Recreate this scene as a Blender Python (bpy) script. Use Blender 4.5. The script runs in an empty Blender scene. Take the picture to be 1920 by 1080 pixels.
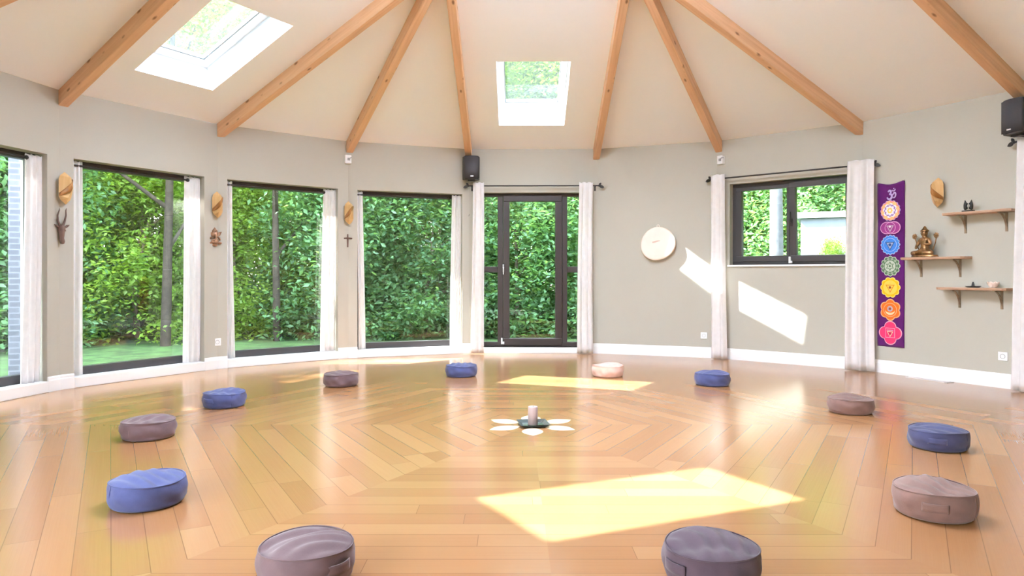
import bpy, bmesh, math, random
import numpy as np
from mathutils import Vector, Matrix
PI = math.pi
SC = bpy.context.scene
COL = SC.collection
random.seed(4)

# ------------------------------------------------------------------ helpers
def rad(a): return a * PI / 180.0

class MB:
    """collects geometry for ONE mesh object"""
    def __init__(s): s.v = []; s.f = []; s.sm = []
    def add(s, vs, fs, smooth=False):
        b = len(s.v); s.v += [tuple(p) for p in vs]
        for f in fs: s.f.append(tuple(b + i for i in f)); s.sm.append(smooth)
    def poly(s, pts): s.add(pts, [tuple(range(len(pts)))])
    def box(s, x0, x1, y0, y1, z0, z1, M=None):
        vs = [(x, y, z) for z in (z0, z1) for y in (y0, y1) for x in (x0, x1)]
        if M is not None: vs = [tuple(M @ Vector(p)) for p in vs]
        s.add(vs, [(0,2,3,1),(4,5,7,6),(0,1,5,4),(1,3,7,5),(3,2,6,7),(2,0,4,6)])
    def prism(s, bot, top):
        n = len(bot)
        s.add(list(bot) + list(top), [tuple(range(n-1,-1,-1)), tuple(range(n,2*n))] +
              [(i, (i+1) % n, n + (i+1) % n, n + i) for i in range(n)])
    def extrude(s, pts2, y0, y1, smooth=False):
        """polygon in local x,z extruded along y"""
        s.prism([(p[0], y0, p[1]) for p in pts2], [(p[0], y1, p[1]) for p in pts2])
    def tube(s, pts, r, n=10, cap=True):
        pts = [Vector(p) for p in pts]; m = len(pts)
        rr = r if isinstance(r, (list, tuple)) else [r] * m
        ref = None; rings = []
        for i, p in enumerate(pts):
            t = (pts[min(i+1, m-1)] - pts[max(i-1, 0)]).normalized()
            if ref is None:
                ref = Vector((0,0,1)) if abs(t.z) < .9 else Vector((1,0,0))
            a = (ref - t * ref.dot(t)).normalized(); b = t.cross(a); ref = a
            rings.append([p + (a * math.cos(2*PI*k/n) + b * math.sin(2*PI*k/n)) * rr[i] for k in range(n)])
        vs = [q for ring in rings for q in ring]; fs = []
        for i in range(m-1):
            for k in range(n):
                fs.append((i*n+k, i*n+(k+1) % n, (i+1)*n+(k+1) % n, (i+1)*n+k))
        s.add(vs, fs, True)
        if cap:
            s.add(rings[0], [tuple(range(n-1,-1,-1))]); s.add(rings[-1], [tuple(range(n))])
    def lathe(s, prof, n=32, c=(0,0,0), M=None, smooth=True):
        vs = []; m = len(prof)
        for r, z in prof:
            for k in range(n):
                a = 2*PI*k/n; vs.append(Vector((c[0]+r*math.cos(a), c[1]+r*math.sin(a), c[2]+z)))
        if M is not None: vs = [M @ p for p in vs]
        fs = [(i*n+k, i*n+(k+1) % n, (i+1)*n+(k+1) % n, (i+1)*n+k) for i in range(m-1) for k in range(n)]
        s.add(vs, fs, smooth)
    def ball(s, c, r, n=16, m=10):
        r3 = r if isinstance(r, (tuple, list)) else (r, r, r); vs = []; 
        for i in range(m+1):
            t = PI*i/m
            for k in range(n):
                a = 2*PI*k/n
                vs.append((c[0]+r3[0]*math.sin(t)*math.cos(a), c[1]+r3[1]*math.sin(t)*math.sin(a), c[2]+r3[2]*math.cos(t)))
        s.add(vs, [(i*n+k, (i+1)*n+k, (i+1)*n+(k+1) % n, i*n+(k+1) % n) for i in range(m) for k in range(n)], True)
    def grid(s, fn, nu, nv, smooth=True):
        vs = [fn(i/nu, j/nv) for j in range(nv+1) for i in range(nu+1)]
        w = nu+1
        s.add(vs, [(j*w+i, j*w+i+1, (j+1)*w+i+1, (j+1)*w+i) for j in range(nv) for i in range(nu)], smooth)
    def build(s, name, mat, parent=None, bevel=0, solid=0, merge=False):
        me = bpy.data.meshes.new(name); me.from_pydata(s.v, [], s.f)
        me.polygons.foreach_set('use_smooth', s.sm)
        if merge:
            bm = bmesh.new(); bm.from_mesh(me); bmesh.ops.remove_doubles(bm, verts=bm.verts, dist=1e-5)
            bmesh.ops.recalc_face_normals(bm, faces=bm.faces); bm.to_mesh(me); bm.free()
        me.update(); me.materials.append(mat)
        o = bpy.data.objects.new(name, me); COL.objects.link(o)
        if parent is not None: o.parent = parent
        if solid:
            md = o.modifiers.new('thickness', 'SOLIDIFY'); md.thickness = solid; md.offset = 0
        if bevel:
            md = o.modifiers.new('bevel', 'BEVEL'); md.width = bevel; md.segments = 2; md.limit_method = 'ANGLE'
            md.angle_limit = rad(40)
        return o

def tag(o, label=None, cat=None, group=None, kind=None):
    if label: o['label'] = label
    if cat: o['category'] = cat
    if group: o['group'] = group
    if kind: o['kind'] = kind
    return o
def empty(name, loc=(0,0,0), rz=0.0, label=None, cat=None, group=None, kind=None):
    o = bpy.data.objects.new(name, None); COL.objects.link(o)
    o.empty_display_size = .05
    o.location = loc; o.rotation_euler = (0, 0, rz)
    return tag(o, label, cat, group, kind)
def copy_tree(o, parent=None):
    c = o.copy(); COL.objects.link(c)
    if parent is not None: c.parent = parent
    for ch in [x for x in COL.objects if x.parent == o]: copy_tree(ch, c)
    return c

# ------------------------------------------------------------------ materials
def mat(name):
    m = bpy.data.materials.new(name); m.use_nodes = True; nt = m.node_tree; nt.nodes.clear()
    out = nt.nodes.new('ShaderNodeOutputMaterial'); return m, nt, out
def nd(nt, typ, props=None, **ins):
    n = nt.nodes.new('ShaderNode' + typ)
    for k, v in (props or {}).items(): setattr(n, k, v)
    for k, v in ins.items():
        key = int(k[1:]) if k[0] == 'i' and k[1:].isdigit() else k.replace('_', ' ')
        if isinstance(v, bpy.types.NodeSocket): nt.links.new(v, n.inputs[key])
        else: n.inputs[key].default_value = v
    return n
def mth(nt, op, a, b=0.0, c=0.0):
    return nd(nt, 'Math', {'operation': op}, i0=a, i1=b, i2=c).outputs[0]
def rgb(c): return (c[0], c[1], c[2], 1.0)
def mix(nt, fac, a, b, mode='MIX'):
    n = nt.nodes.new('ShaderNodeMix'); n.data_type = 'RGBA'; n.blend_type = mode
    for sock, v in ((n.inputs[0], fac), (n.inputs[6], a), (n.inputs[7], b)):
        if isinstance(v, bpy.types.NodeSocket): nt.links.new(v, sock)
        else: sock.default_value = v
    return n.outputs[2]
def simple(name, col, rough=.5, metal=0.0, noise=0.0, nscale=8.0, bump=0.0, bscale=60.0, spec=.5, sheen=0.0):
    m, nt, out = mat(name)
    p = nd(nt, 'BsdfPrincipled', Base_Color=rgb(col), Roughness=rough, Metallic=metal)
    p.inputs['Specular IOR Level'].default_value = spec
    if sheen: p.inputs['Sheen Weight'].default_value = sheen
    tc = nd(nt, 'TexCoord').outputs['Object']
    if noise:
        nz = nd(nt, 'TexNoise', Vector=tc, Scale=nscale, Detail=4.0).outputs[0]
        f = nd(nt, 'MapRange', i0=nz, i1=.3, i2=.7, i3=1-noise, i4=1+noise).outputs[0]
        cc = nd(nt, 'CombineColor', i0=f, i1=f, i2=f).outputs[0]
        nt.links.new(mix(nt, 1.0, rgb(col), cc, 'MULTIPLY'), p.inputs['Base Color'])
    if bump:
        nz = nd(nt, 'TexNoise', Vector=tc, Scale=bscale, Detail=3.0).outputs[0]
        b = nd(nt, 'Bump', Height=nz, Strength=bump, Distance=.004)
        nt.links.new(b.outputs[0], p.inputs['Normal'])
    nt.links.new(p.outputs[0], out.inputs[0]); return m
def wood(name, c0, c1, rough=.5, along='X', knots=False, gs=1.0, spec=.4):
    m, nt, out = mat(name)
    tc = nd(nt, 'TexCoord').outputs['Object']
    sc = {'X': (1.2, 22, 22), 'Y': (22, 1.2, 22), 'Z': (22, 22, 1.2)}[along]
    mp = nd(nt, 'Mapping', Vector=tc, Scale=tuple(k*gs for k in sc)).outputs[0]
    n1 = nd(nt, 'TexNoise', Vector=mp, Scale=1.0, Detail=5.0, Distortion=.6).outputs[0]
    f = nd(nt, 'MapRange', i0=n1, i1=.3, i2=.7).outputs[0]
    col = mix(nt, f, rgb(c0), rgb(c1))
    if knots:
        ks = {'X': (4.2, 10, 10), 'Y': (7, 1.9, 7), 'Z': (7, 7, 1.9)}[along]
        mk = nd(nt, 'Mapping', Vector=tc, Scale=ks).outputs[0]
        vo = nd(nt, 'TexVoronoi', Vector=mk, Scale=1.0).outputs['Distance']
        k = nd(nt, 'MapRange', i0=vo, i1=.07, i2=.17, i3=.9, i4=0.0).outputs[0]
        col = mix(nt, k, col, rgb((c0[0]*.38, c0[1]*.28, c0[2]*.22)))
    p = nd(nt, 'BsdfPrincipled', Base_Color=col, Roughness=rough)
    p.inputs['Specular IOR Level'].default_value = spec
    nt.links.new(p.outputs[0], out.inputs[0]); return m
def fabric(name, col, trans=0.0, weave=260.0, var=.12):
    m, nt, out = mat(name)
    tc = nd(nt, 'TexCoord').outputs['Object']
    nz = nd(nt, 'TexNoise', Vector=tc, Scale=14.0, Detail=5.0).outputs[0]
    f = nd(nt, 'MapRange', i0=nz, i1=.3, i2=.7, i3=1-var, i4=1+var).outputs[0]
    cc = nd(nt, 'CombineColor', i0=f, i1=f, i2=f).outputs[0]
    c = mix(nt, 1.0, rgb(col), cc, 'MULTIPLY')
    p = nd(nt, 'BsdfPrincipled', Base_Color=c, Roughness=.92)
    p.inputs['Specular IOR Level'].default_value = .15
    p.inputs['Sheen Weight'].default_value = .25
    wv = nd(nt, 'TexNoise', Vector=tc, Scale=weave, Detail=2.0).outputs[0]
    b = nd(nt, 'Bump', Height=wv, Strength=.25, Distance=.002); nt.links.new(b.outputs[0], p.inputs['Normal'])
    if trans:
        t = nd(nt, 'BsdfTranslucent', Color=c)
        ms = nd(nt, 'MixShader', i0=trans, i1=p.outputs[0], i2=t.outputs[0])
        nt.links.new(ms.outputs[0], out.inputs[0])
    else: nt.links.new(p.outputs[0], out.inputs[0])
    return m
def glass(name, tint=(.97,.985,.98), haze=0.0, hazecol=(.7,.75,.75), rough=0.0, base=.04):
    m, nt, out = mat(name)
    lw = nd(nt, 'LayerWeight', Blend=.5).outputs['Facing']
    fr = mth(nt, 'MULTIPLY_ADD', mth(nt, 'POWER', lw, 5.0), .95 - base, base)
    tr = nd(nt, 'BsdfTransparent', Color=rgb(tint)).outputs[0]
    if haze:
        tc = nd(nt, 'TexCoord').outputs['Object']
        nz = nd(nt, 'TexNoise', Vector=tc, Scale=45.0, Detail=5.0).outputs[0]
        hz = nd(nt, 'MapRange', i0=nz, i1=.3, i2=.7, i3=haze*.6, i4=haze*1.4).outputs[0]
        tl = nd(nt, 'BsdfTranslucent', Color=rgb(hazecol)).outputs[0]
        tr = nd(nt, 'MixShader', i0=hz, i1=tr, i2=tl).outputs[0]
    gl = nd(nt, 'BsdfAnisotropic', Roughness=rough).outputs[0]
    nt.links.new(nd(nt, 'MixShader', i0=fr, i1=tr, i2=gl).outputs[0], out.inputs[0]); return m

def floor_material():
    m, nt, out = mat('bamboo_parquet')
    P = nd(nt, 'TexCoord').outputs['Object']
    sp = nd(nt, 'SeparateXYZ', Vector=P)
    ang = mth(nt, 'ARCTAN2', sp.outputs[0], sp.outputs[1])
    s = mth(nt, 'ROUND', mth(nt, 'DIVIDE', ang, PI/3))
    rot = nd(nt, 'VectorRotate', {'rotation_type': 'Z_AXIS'}, Vector=P, Angle=mth(nt, 'MULTIPLY', s, PI/3)).outputs[0]
    q = nd(nt, 'SeparateXYZ', Vector=rot); x, y = q.outputs[0], q.outputs[1]
    W, L = .122, 1.5
    yr = mth(nt, 'DIVIDE', y, W); row = mth(nt, 'FLOOR', yr)
    s7 = mth(nt, 'MULTIPLY', s, 7.31)
    r1 = nd(nt, 'TexWhiteNoise', {'noise_dimensions': '2D'}, Vector=nd(nt, 'CombineXYZ', X=row, Y=s7).outputs[0]).outputs[0]
    xr = mth(nt, 'ADD', mth(nt, 'DIVIDE', x, L), mth(nt, 'MULTIPLY', r1, 5.0)); col = mth(nt, 'FLOOR', xr)
    tone = nd(nt, 'TexWhiteNoise', {'noise_dimensions': '3D'}, Vector=nd(nt, 'CombineXYZ', X=row, Y=s7, Z=col).outputs[0]).outputs[0]
    cv = nd(nt, 'CombineXYZ', X=mth(nt, 'MULTIPLY', x, 2.2), Y=mth(nt, 'MULTIPLY', y, 210.0), Z=mth(nt, 'MULTIPLY', tone, 40.0)).outputs[0]
    n1 = nd(nt, 'TexNoise', Vector=cv, Scale=1.0, Detail=2.0, Roughness=.5).outputs[0]
    g = nd(nt, 'MapRange', i0=n1, i1=.32, i2=.68).outputs[0]
    f = mth(nt, 'ADD', mth(nt, 'MULTIPLY', tone, .86), mth(nt, 'MULTIPLY', g, .14))
    c = mix(nt, f, rgb((.325, .149, .060)), rgb((.41, .214, .095)))
    fy = mth(nt, 'FRACT', yr); fx = mth(nt, 'FRACT', xr)
    gap = mth(nt, 'MAXIMUM', mth(nt, 'LESS_THAN', fy, .026), mth(nt, 'LESS_THAN', fx, .0016))
    c = mix(nt, mth(nt, 'MULTIPLY', gap, .65), c, rgb((.16, .075, .03)))
    rg = nd(nt, 'MapRange', i0=n1, i1=.3, i2=.7, i3=.185, i4=.20).outputs[0]
    p = nd(nt, 'BsdfPrincipled', Base_Color=c, Roughness=rg); p.inputs['Specular IOR Level'].default_value = .85
    nt.links.new(p.outputs[0], out.inputs[0]); return m
def leaf_material(name, dark, light, tcol, tmix=.45):
    m, nt, out = mat(name)
    geo = nd(nt, 'NewGeometry').outputs['Position']
    n1 = nd(nt, 'TexNoise', Vector=geo, Scale=1.1, Detail=3.0).outputs[0]
    n2 = nd(nt, 'TexNoise', Vector=geo, Scale=9.0, Detail=2.0).outputs[0]
    oi = nd(nt, 'ObjectInfo').outputs['Random']
    f = mth(nt, 'ADD', mth(nt, 'ADD', mth(nt, 'MULTIPLY', n1, .9), mth(nt, 'MULTIPLY', n2, .7)), mth(nt, 'MULTIPLY', oi, .4))
    f = nd(nt, 'MapRange', i0=f, i1=.6, i2=1.35).outputs[0]
    c = mix(nt, f, rgb(dark), rgb(light))
    p = nd(nt, 'BsdfPrincipled', Base_Color=c, Roughness=.42); p.inputs['Specular IOR Level'].default_value = .5
    ct = mix(nt, f, rgb(tuple(k*.55 for k in tcol)), rgb(tcol))
    t = nd(nt, 'BsdfTranslucent', Color=ct)
    nt.links.new(nd(nt, 'MixShader', i0=tmix, i1=p.outputs[0], i2=t.outputs[0]).outputs[0], out.inputs[0]); return m
def brick_material():
    m, nt, out = mat('pale_brick')
    tc = nd(nt, 'TexCoord').outputs['Object']
    sp = nd(nt, 'SeparateXYZ', Vector=tc)
    v = nd(nt, 'CombineXYZ', X=mth(nt, 'ADD', sp.outputs[0], sp.outputs[1]), Y=sp.outputs[2]).outputs[0]
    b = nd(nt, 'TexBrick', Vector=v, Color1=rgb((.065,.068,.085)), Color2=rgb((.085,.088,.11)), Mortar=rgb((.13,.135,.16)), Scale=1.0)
    b.inputs['Brick Width'].default_value = .21; b.inputs['Row Height'].default_value = .065; b.inputs['Mortar Size'].default_value = .008
    p = nd(nt, 'BsdfPrincipled', Base_Color=b.outputs[0], Roughness=.9)
    nt.links.new(p.outputs[0], out.inputs[0]); return m

M = {}
M['wall'] = simple('greige_wall_paint', (.472, .455, .388), .75, noise=.015, nscale=2.0, bump=.05, bscale=180)
M['lobby'] = simple('low_bounce_lobby_wall', (.17, .15, .13), .6)  # kept dark so the unseen lobby walls bounce little light
M['ceil'] = simple('white_ceiling_plaster', (.90, .93, .97), .85, bump=.04, bscale=120)
M['white'] = simple('white_trim_paint', (.86, .86, .86), .4)
M['frame'] = simple('anthracite_window_frame', (.055, .05, .052), .35, bump=.03, bscale=300)
M['doorframe'] = simple('dark_brown_door_frame', (.05, .038, .036), .38, bump=.03, bscale=300)
M['glass'] = glass('window_glass')
M['rainglass'] = glass('dusty_roof_glass', tint=(.70,.74,.75), haze=.017)
m_, nt_, out_ = mat('cupola_diffuser'); nt_.links.new(nd(nt_, 'BsdfTranslucent', Color=rgb((.80,.82,.87))).outputs[0], out_.inputs[0]); M['frosted'] = m_  # translucent diffuser for the added cupola
M['floor'] = floor_material()
M['maple'] = wood('pale_maple_inlay', (.78, .60, .42), (.86, .70, .52), .25)
M['beam'] = wood('pine_beam', (.66, .385, .215), (.82, .53, .32), .5, 'X', knots=True)
M['curtain'] = fabric('off_white_linen', (.93, .905, .90), trans=.38, var=.03)
M['iron'] = simple('dark_iron', (.045, .04, .04), .45, .6)
M['plastic'] = simple('white_plastic', (.82, .82, .82), .3)
M['grey'] = simple('grey_plastic', (.35, .36, .37), .4)
M['black'] = simple('black_plastic', (.035, .035, .04), .45, noise=.1, nscale=200)
M['mesh'] = simple('speaker_grille', (.06, .058, .066), .55, .2, bump=.6, bscale=700)
M['chrome'] = simple('polished_steel', (.7, .7, .72), .25, 1.0)
M['veneer'] = wood('pale_veneer', (.66, .38, .15), (.82, .54, .26), .45, 'Z')
M['veneer2'] = wood('amber_veneer_band', (.33, .13, .03), (.45, .20, .055), .45, 'Z')
M['darkwood'] = wood('dark_carved_wood', (.10, .055, .04), (.19, .11, .085), .5, 'Z')
M['bronze'] = simple('aged_bronze', (.33, .185, .085), .35, .85, noise=.45, nscale=30)
M['copperwood'] = simple('coppery_carving', (.36, .20, .12), .4, .5, noise=.5, nscale=40)
M['hide'] = simple('pale_drum_hide', (.84, .76, .67), .6, noise=.05, nscale=6)
M['shelfwood'] = wood('live_edge_wood', (.46, .29, .19), (.66, .46, .33), .55, 'X')
M['brasspaint'] = simple('brown_iron_bracket', (.30, .23, .16), .4, .6, noise=.15, nscale=30)
M['wax'] = simple('mauve_candle_wax', (.44, .34, .325), .45)
M['trayblack'] = simple('dark_glazed_tray', (.06, .075, .07), .2)
M['pinkstone'] = simple('pale_pink_stone', (.88, .74, .66), .35)
M['brick'] = brick_material()
M['bark'] = simple('tree_bark', (.17, .13, .10), .9, noise=.4, nscale=12, bump=.8, bscale=20)
M['palebark'] = simple('pale_grey_bark', (.075, .08, .09), .9, noise=.25, nscale=10, bump=.5, bscale=20)
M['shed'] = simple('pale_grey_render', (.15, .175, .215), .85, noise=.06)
M['shedroof'] = simple('light_roof_edge', (.3, .32, .34), .6)
M['leafD'] = leaf_material('dark_canopy_leaves', (.010, .030, .014), (.045, .095, .045), (.05, .11, .03), .35)
M['grass'] = simple('short_lawn_grass', (.035, .078, .017), .95, noise=.5, nscale=5, bump=1.0, bscale=40)
M['earth'] = simple('forest_ground', (.08, .11, .04), 1.0, noise=.5, nscale=2)
M['leafA'] = leaf_material('bluish_green_leaves', (.018, .065, .030), (.15, .32, .14), (.25, .46, .10))
M['leafB'] = leaf_material('fresh_green_leaves', (.03, .09, .015), (.24, .41, .065), (.42, .60, .07), .5)
M['leafC'] = leaf_material('yellow_green_leaves', (.06, .13, .02), (.26, .41, .10), (.40, .58, .10), .5)

# ------------------------------------------------------------------ room plan
C = Vector((.2414, 4.772)); R = 4.684; H = 2.75; RING = 1.644; RH = 3.966; T = .28
AZ = [-90, -69.8, -49.3, -29.7, -10.1, 11.2, 30.2, 51.1, 70.6, 90, 110, 130, 150, 170, 190, 210, 230, 250]
NF = len(AZ)
def pt(az, r, z=None):
    p = (C.x + r*math.sin(rad(az)), C.y + r*math.cos(rad(az)))
    return p if z is None else (p[0], p[1], z)
class Facet:
    def __init__(s, k):
        s.A = Vector(pt(AZ[k], R)); s.B = Vector(pt(AZ[(k+1) % NF], R)); d = s.B - s.A
        s.L = d.length; s.u = d / s.L; s.n = Vector((-s.u.y, s.u.x)); s.rz = math.atan2(s.u.y, s.u.x)
        ro = R + T/math.cos(rad(10)); s.Ao = Vector(pt(AZ[k], ro)); s.Bo = Vector(pt(AZ[(k+1) % NF], ro))
    def p(s, u, d=0.0, z=0.0):
        """u along the wall, d into the wall (outward), z up"""
        q = s.A + s.u*u + s.n*d; return (q.x, q.y, z)
F = [Facet(k) for k in range(NF)]
def wt(name, k, u, z, d=0.0, label=None, cat=None, group=None, kind=None):
    return empty(name, F[k].p(u, d, z), F[k].rz, label, cat, group, kind)

WIN = {  # facet: (u0, u1, z0, z1)
    0: (.13, 1.51, .085, 2.14), 1: (.125, 1.50, .085, 2.14), 2: (.105, 1.455, .085, 2.14), 3: (.115, 1.50, .085, 2.14),
    4: (.11, 1.62, .08, 2.165), 6: (.165, 1.60, 1.178, 2.19),
    15: (.13, 1.50, .085, 2.2)}
WNAME = {0: 'wall_left', 1: 'wall_left_rear', 2: 'wall_rear_left', 3: 'wall_rear_left_centre', 4: 'wall_rear', 5: 'wall_rear_right',
         6: 'wall_right_rear', 7: 'wall_right', 8: 'wall_right_side', 9: 'wall_right_front', 10: 'wall_front_right', 11: 'wall_front_right_end',
         15: 'wall_front_left_end', 16: 'wall_front_left', 17: 'wall_left_front'}
def wall_facet(k):
    f = F[k]; mb = MB()
    def piece(u0, u1, z0, z1, lo=False, hi=False, top=False):
        a, b = f.p(u0), f.p(u1)
        ao = (f.Ao.x, f.Ao.y, 0) if lo else f.p(u0, T); bo = (f.Bo.x, f.Bo.y, 0) if hi else f.p(u1, T)
        zt = z1 - (.135 if top else 0)
        mb.prism([(a[0],a[1],z0),(b[0],b[1],z0),(bo[0],bo[1],z0),(ao[0],ao[1],z0)],
                 [(a[0],a[1],z1),(b[0],b[1],z1),(bo[0],bo[1],zt),(ao[0],ao[1],zt)])
    if k in WIN:
        u0, u1, z0, z1 = WIN[k]
        piece(0, u0, -.05, H, lo=True, top=True); piece(u1, f.L, -.05, H, hi=True, top=True)
        piece(u0, u1, -.05, z0); piece(u0, u1, z1, H, top=True)
    else: piece(0, f.L, -.05, H, True, True, True)
    tag(mb.build(WNAME[k], M['wall']), kind='structure')
for k in WNAME: wall_facet(k)

# baseboards
def baseboard(k, name, u0, u1):
    f = F[k]; mb = MB()
    prof = [(0, 0), (-.018, 0), (-.018, .098), (-.013, .108), (-.013, .124), (-.006, .136), (0, .136)]
    a = [f.p(u0, d, z) for d, z in prof]; b = [f.p(u1, d, z) for d, z in prof]
    mb.prism(a, b); tag(mb.build(name, M['white'], merge=True), kind='structure')
bn = {0: 'left', 1: 'left_rear', 2: 'rear_left', 3: 'rear_left_centre', 4: 'rear', 5: 'rear_right', 6: 'right_rear', 7: 'right', 8: 'right_side'}
for k, nm in bn.items():
    if k in WIN and k != 6:
        baseboard(k, 'baseboard_%s_start' % nm, 0, WIN[k][0]); baseboard(k, 'baseboard_%s_end' % nm, WIN[k][1], F[k].L)
    else: baseboard(k, 'baseboard_' + nm, 0, F[k].L)

# unseen lobby behind the camera; glass door and pale slab added for bounce light
LX0, LX1, LY = pt(210, R)[0], pt(150, R)[0], -2.4
yl = pt(150, R)[1]
mb = MB(); mb.box(LX1, LX1+T, LY, yl, -.05, H); tag(mb.build('wall_lobby_right', M['lobby']), kind='structure')
mb = MB(); mb.box(LX0-T, LX0, LY, -2.25, -.05, H); mb.box(LX0-T, LX0, .5, yl, -.05, H); mb.box(LX0-T, LX0, -2.25, .5, 2.5, H)
tag(mb.build('wall_lobby_left', M['lobby']), kind='structure')
mb = MB(); mb.box(LX0-T, LX1+T, LY-T, LY, -.05, H); tag(mb.build('wall_front', M['lobby']), kind='structure')
mb = MB(); mb.box(LX0, LX1, LY, yl-.08, -.01, .003); tag(mb.build('lobby_bounce_slab', simple('pale_bounce_surface', (.58, .57, .55), .6, noise=.04)), kind='structure')  # unseen pale slab, added to bounce sunlight up to the ceiling

# floor
FC = Vector((.138, 4.895))
mb = MB()
ring = [pt(AZ[k], R+.1) for k in (15, 16, 17)] + [pt(AZ[k], R+.1) for k in range(0, 13)]
outline = ring + [(LX1+.1, LY-.1), (LX0-.1, LY-.1)]
outline = [(p[0]-FC.x, p[1]-FC.y) for p in outline][::-1]
mb.prism([(p[0], p[1], -.12) for p in outline], [(p[0], p[1], 0) for p in outline])
floor = tag(mb.build('floor', M['floor']), kind='structure'); floor.location = (FC.x, FC.y, 0)
mb = MB()
for i in range(6):
    a = rad(60*i); dx, dy = math.sin(a), math.cos(a); px_, py_ = dy, -dx
    pts = []
    r0, r1, w = .095, .335, .072
    for j in range(13):
        t = j/12; r = r0 + (r1-r0)*t; pts.append((dx*r + px_*w*math.sin(PI*t)**.9, dy*r + py_*w*math.sin(PI*t)**.9))
    for j in range(11, 0, -1):
        t = j/12; r = r0 + (r1-r0)*t; pts.append((dx*r - px_*w*math.sin(PI*t)**.9, dy*r - py_*w*math.sin(PI*t)**.9))
    mb.prism([(p[0], p[1], -.001) for p in pts[::-1]], [(p[0], p[1], .0006) for p in pts[::-1]])
tag(mb.build('flower_inlay', M['maple'], floor), 'pale six-petalled flower inlaid in the middle of the floor')

# ceiling: 18 sloping panels rising to a hexagonal ring, skylights cut in three of them
NODE = {a: Vector(pt(a, RING, RH)) for a in (-150, -90, -30, 30, 90, 150)}
def node_of(az): return NODE[min(NODE, key=lambda a: abs(((az - a) + 180) % 360 - 180))]
ceil = MB(); SKY = {}
SK = (-.445, .38, .57, 1.83)
for k in range(NF):
    a0 = AZ[k]; a1 = AZ[(k+1) % NF]
    p, q = Vector(pt(a0, R, H)), Vector(pt(a1, R, H)); n0, n1 = node_of(a0), node_of(a1)
    e0, e1 = Vector(pt(a0, R+.5, H-.2)), Vector(pt(a1, R+.5, H-.2))
    ceil.poly([p, q, e1, e0])
    if (n0 - n1).length < .01: ceil.poly([q, p, n0]); continue
    if k in (1, 4, 16):
        mid = (p+q)/2; t = (q-p).normalized(); top = (n0+n1)/2; s = (top-mid); s = (s - t*s.dot(t)).normalized(); n = t.cross(s).normalized()
        if n.z < 0: n = -n
        t0, t1, s0, s1 = SK
        if k == 16: t0, t1 = -t1, -t0
        P = lambda a, b, d=0.0, mid=mid, t=t, s=s, n=n: mid + t*a + s*b + n*d
        r = [P(t0, s0), P(t1, s0), P(t1, s1), P(t0, s1)]
        o = [p, q, n1, n0]
        for i in range(4): ceil.poly([o[(i+1) % 4], o[i], r[i], r[(i+1) % 4]])
        D = .36
        ro = [P(t0, s0, D), P(t1, s0, D), P(t1, s1, D), P(t0, s1, D)]
        for i in range(4): ceil.poly([r[(i+1) % 4], r[i], ro[i], ro[(i+1) % 4]])
        SKY[k] = (P, t, s, n, t0, t1, s0, s1)
    else: ceil.poly([q, p, n0, n1])
apex = Vector((C.x, C.y, RH + .55)); na = sorted(NODE)
pl = [pt(AZ[k], R, H) for k in (12, 13, 14, 15)]
ceil.poly(pl + [(LX0-T, yl, H), (LX0-T, LY-T, H), (LX1+T, LY-T, H), (LX1+T, yl, H)])
tag(ceil.build('ceiling', M['ceil']), kind='structure')

# frosted cupola over the hexagonal ring, unseen and added for soft top light
root = empty('window_20', (0, 0, 0), 0, kind='structure')
mb = MB()
for i in range(6): mb.poly([NODE[na[i]], NODE[na[(i+1) % 6]], apex])
mb.build('diffuser_pane', M['frosted'], root, solid=.012)
for i in range(6):
    mb = MB(); mb.tube([NODE[na[i]], NODE[na[(i+1) % 6]]], .06, 8); mb.tube([NODE[na[i]], apex], .03, 8); mb.build('ring_bar', M['beam'], root)

# skylights
for i, k in enumerate((4, 1, 16)):
    P, t, s, n, t0, t1, s0, s1 = SKY[k]
    o = P((t0+t1)/2, (s0+s1)/2, .26)
    root = bpy.data.objects.new('window_%d' % (7+i), None); COL.objects.link(root); tag(root, kind='structure')
    root.matrix_world = Matrix((( t.x, s.x, n.x, o.x), (t.y, s.y, n.y, o.y), (t.z, s.z, n.z, o.z), (0,0,0,1)))
    w, h = (t1-t0)/2, (s1-s0)/2; b = .075
    mb = MB()
    for (x0, x1, y0, y1) in ((-w, w, -h, -h+b), (-w, w, h-b, h), (-w, -w+b, -h+b, h-b), (w-b, w, -h+b, h-b)): mb.box(x0, x1, y0, y1, 0, .09)
    mb.build('frame', M['white'], root, bevel=.006)
    mb = MB(); g = .012
    for (x0, x1, y0, y1) in ((-w+b, w-b, -h+b, -h+b+g), (-w+b, w-b, h-b-g, h-b), (-w+b, -w+b+g, -h+b+g, h-b-g), (w-b-g, w-b, -h+b+g, h-b-g)): mb.box(x0, x1, y0, y1, .035, .07)
    mb.build('gasket', M['grey'], root)
    mb = MB(); mb.box(-w+b+g, w-b-g, -h+b+g, h-b-g, .048, .056); mb.build('pane', M['rainglass'], root)

# ------------------------------------------------------------------ windows and doors
def rect_frame(mb, u0, u1, z0, z1, bl, br, bb, bt, y0, y1):
    mb.box(u0, u1, y0, y1, z0, z0+bb); mb.box(u0, u1, y0, y1, z1-bt, z1)
    mb.box(u0, u0+bl, y0, y1, z0+bb, z1-bt); mb.box(u1-br, u1, y0, y1, z0+bb, z1-bt)
def big_window(k, num):
    u0, u1, z0, z1 = WIN[k]
    root = wt('window_%d' % num, k, 0, 0, kind='structure')
    mb = MB(); rect_frame(mb, u0, u1, z0+.012, z1, .055, .055, .078, .06, .125, .20); mb.build('window_frame', M['frame'], root, bevel=.004)
    mb = MB(); mb.box(u0+.05, u1-.05, .155, .163, z0+.085, z1-.055); mb.build('pane', M['glass'], root)
    mb = MB(); mb.box(u0, u1, -.02, .15, z0-.085, z0+.012); mb.build('window_sill', M['white'], root, bevel=.005)
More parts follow.
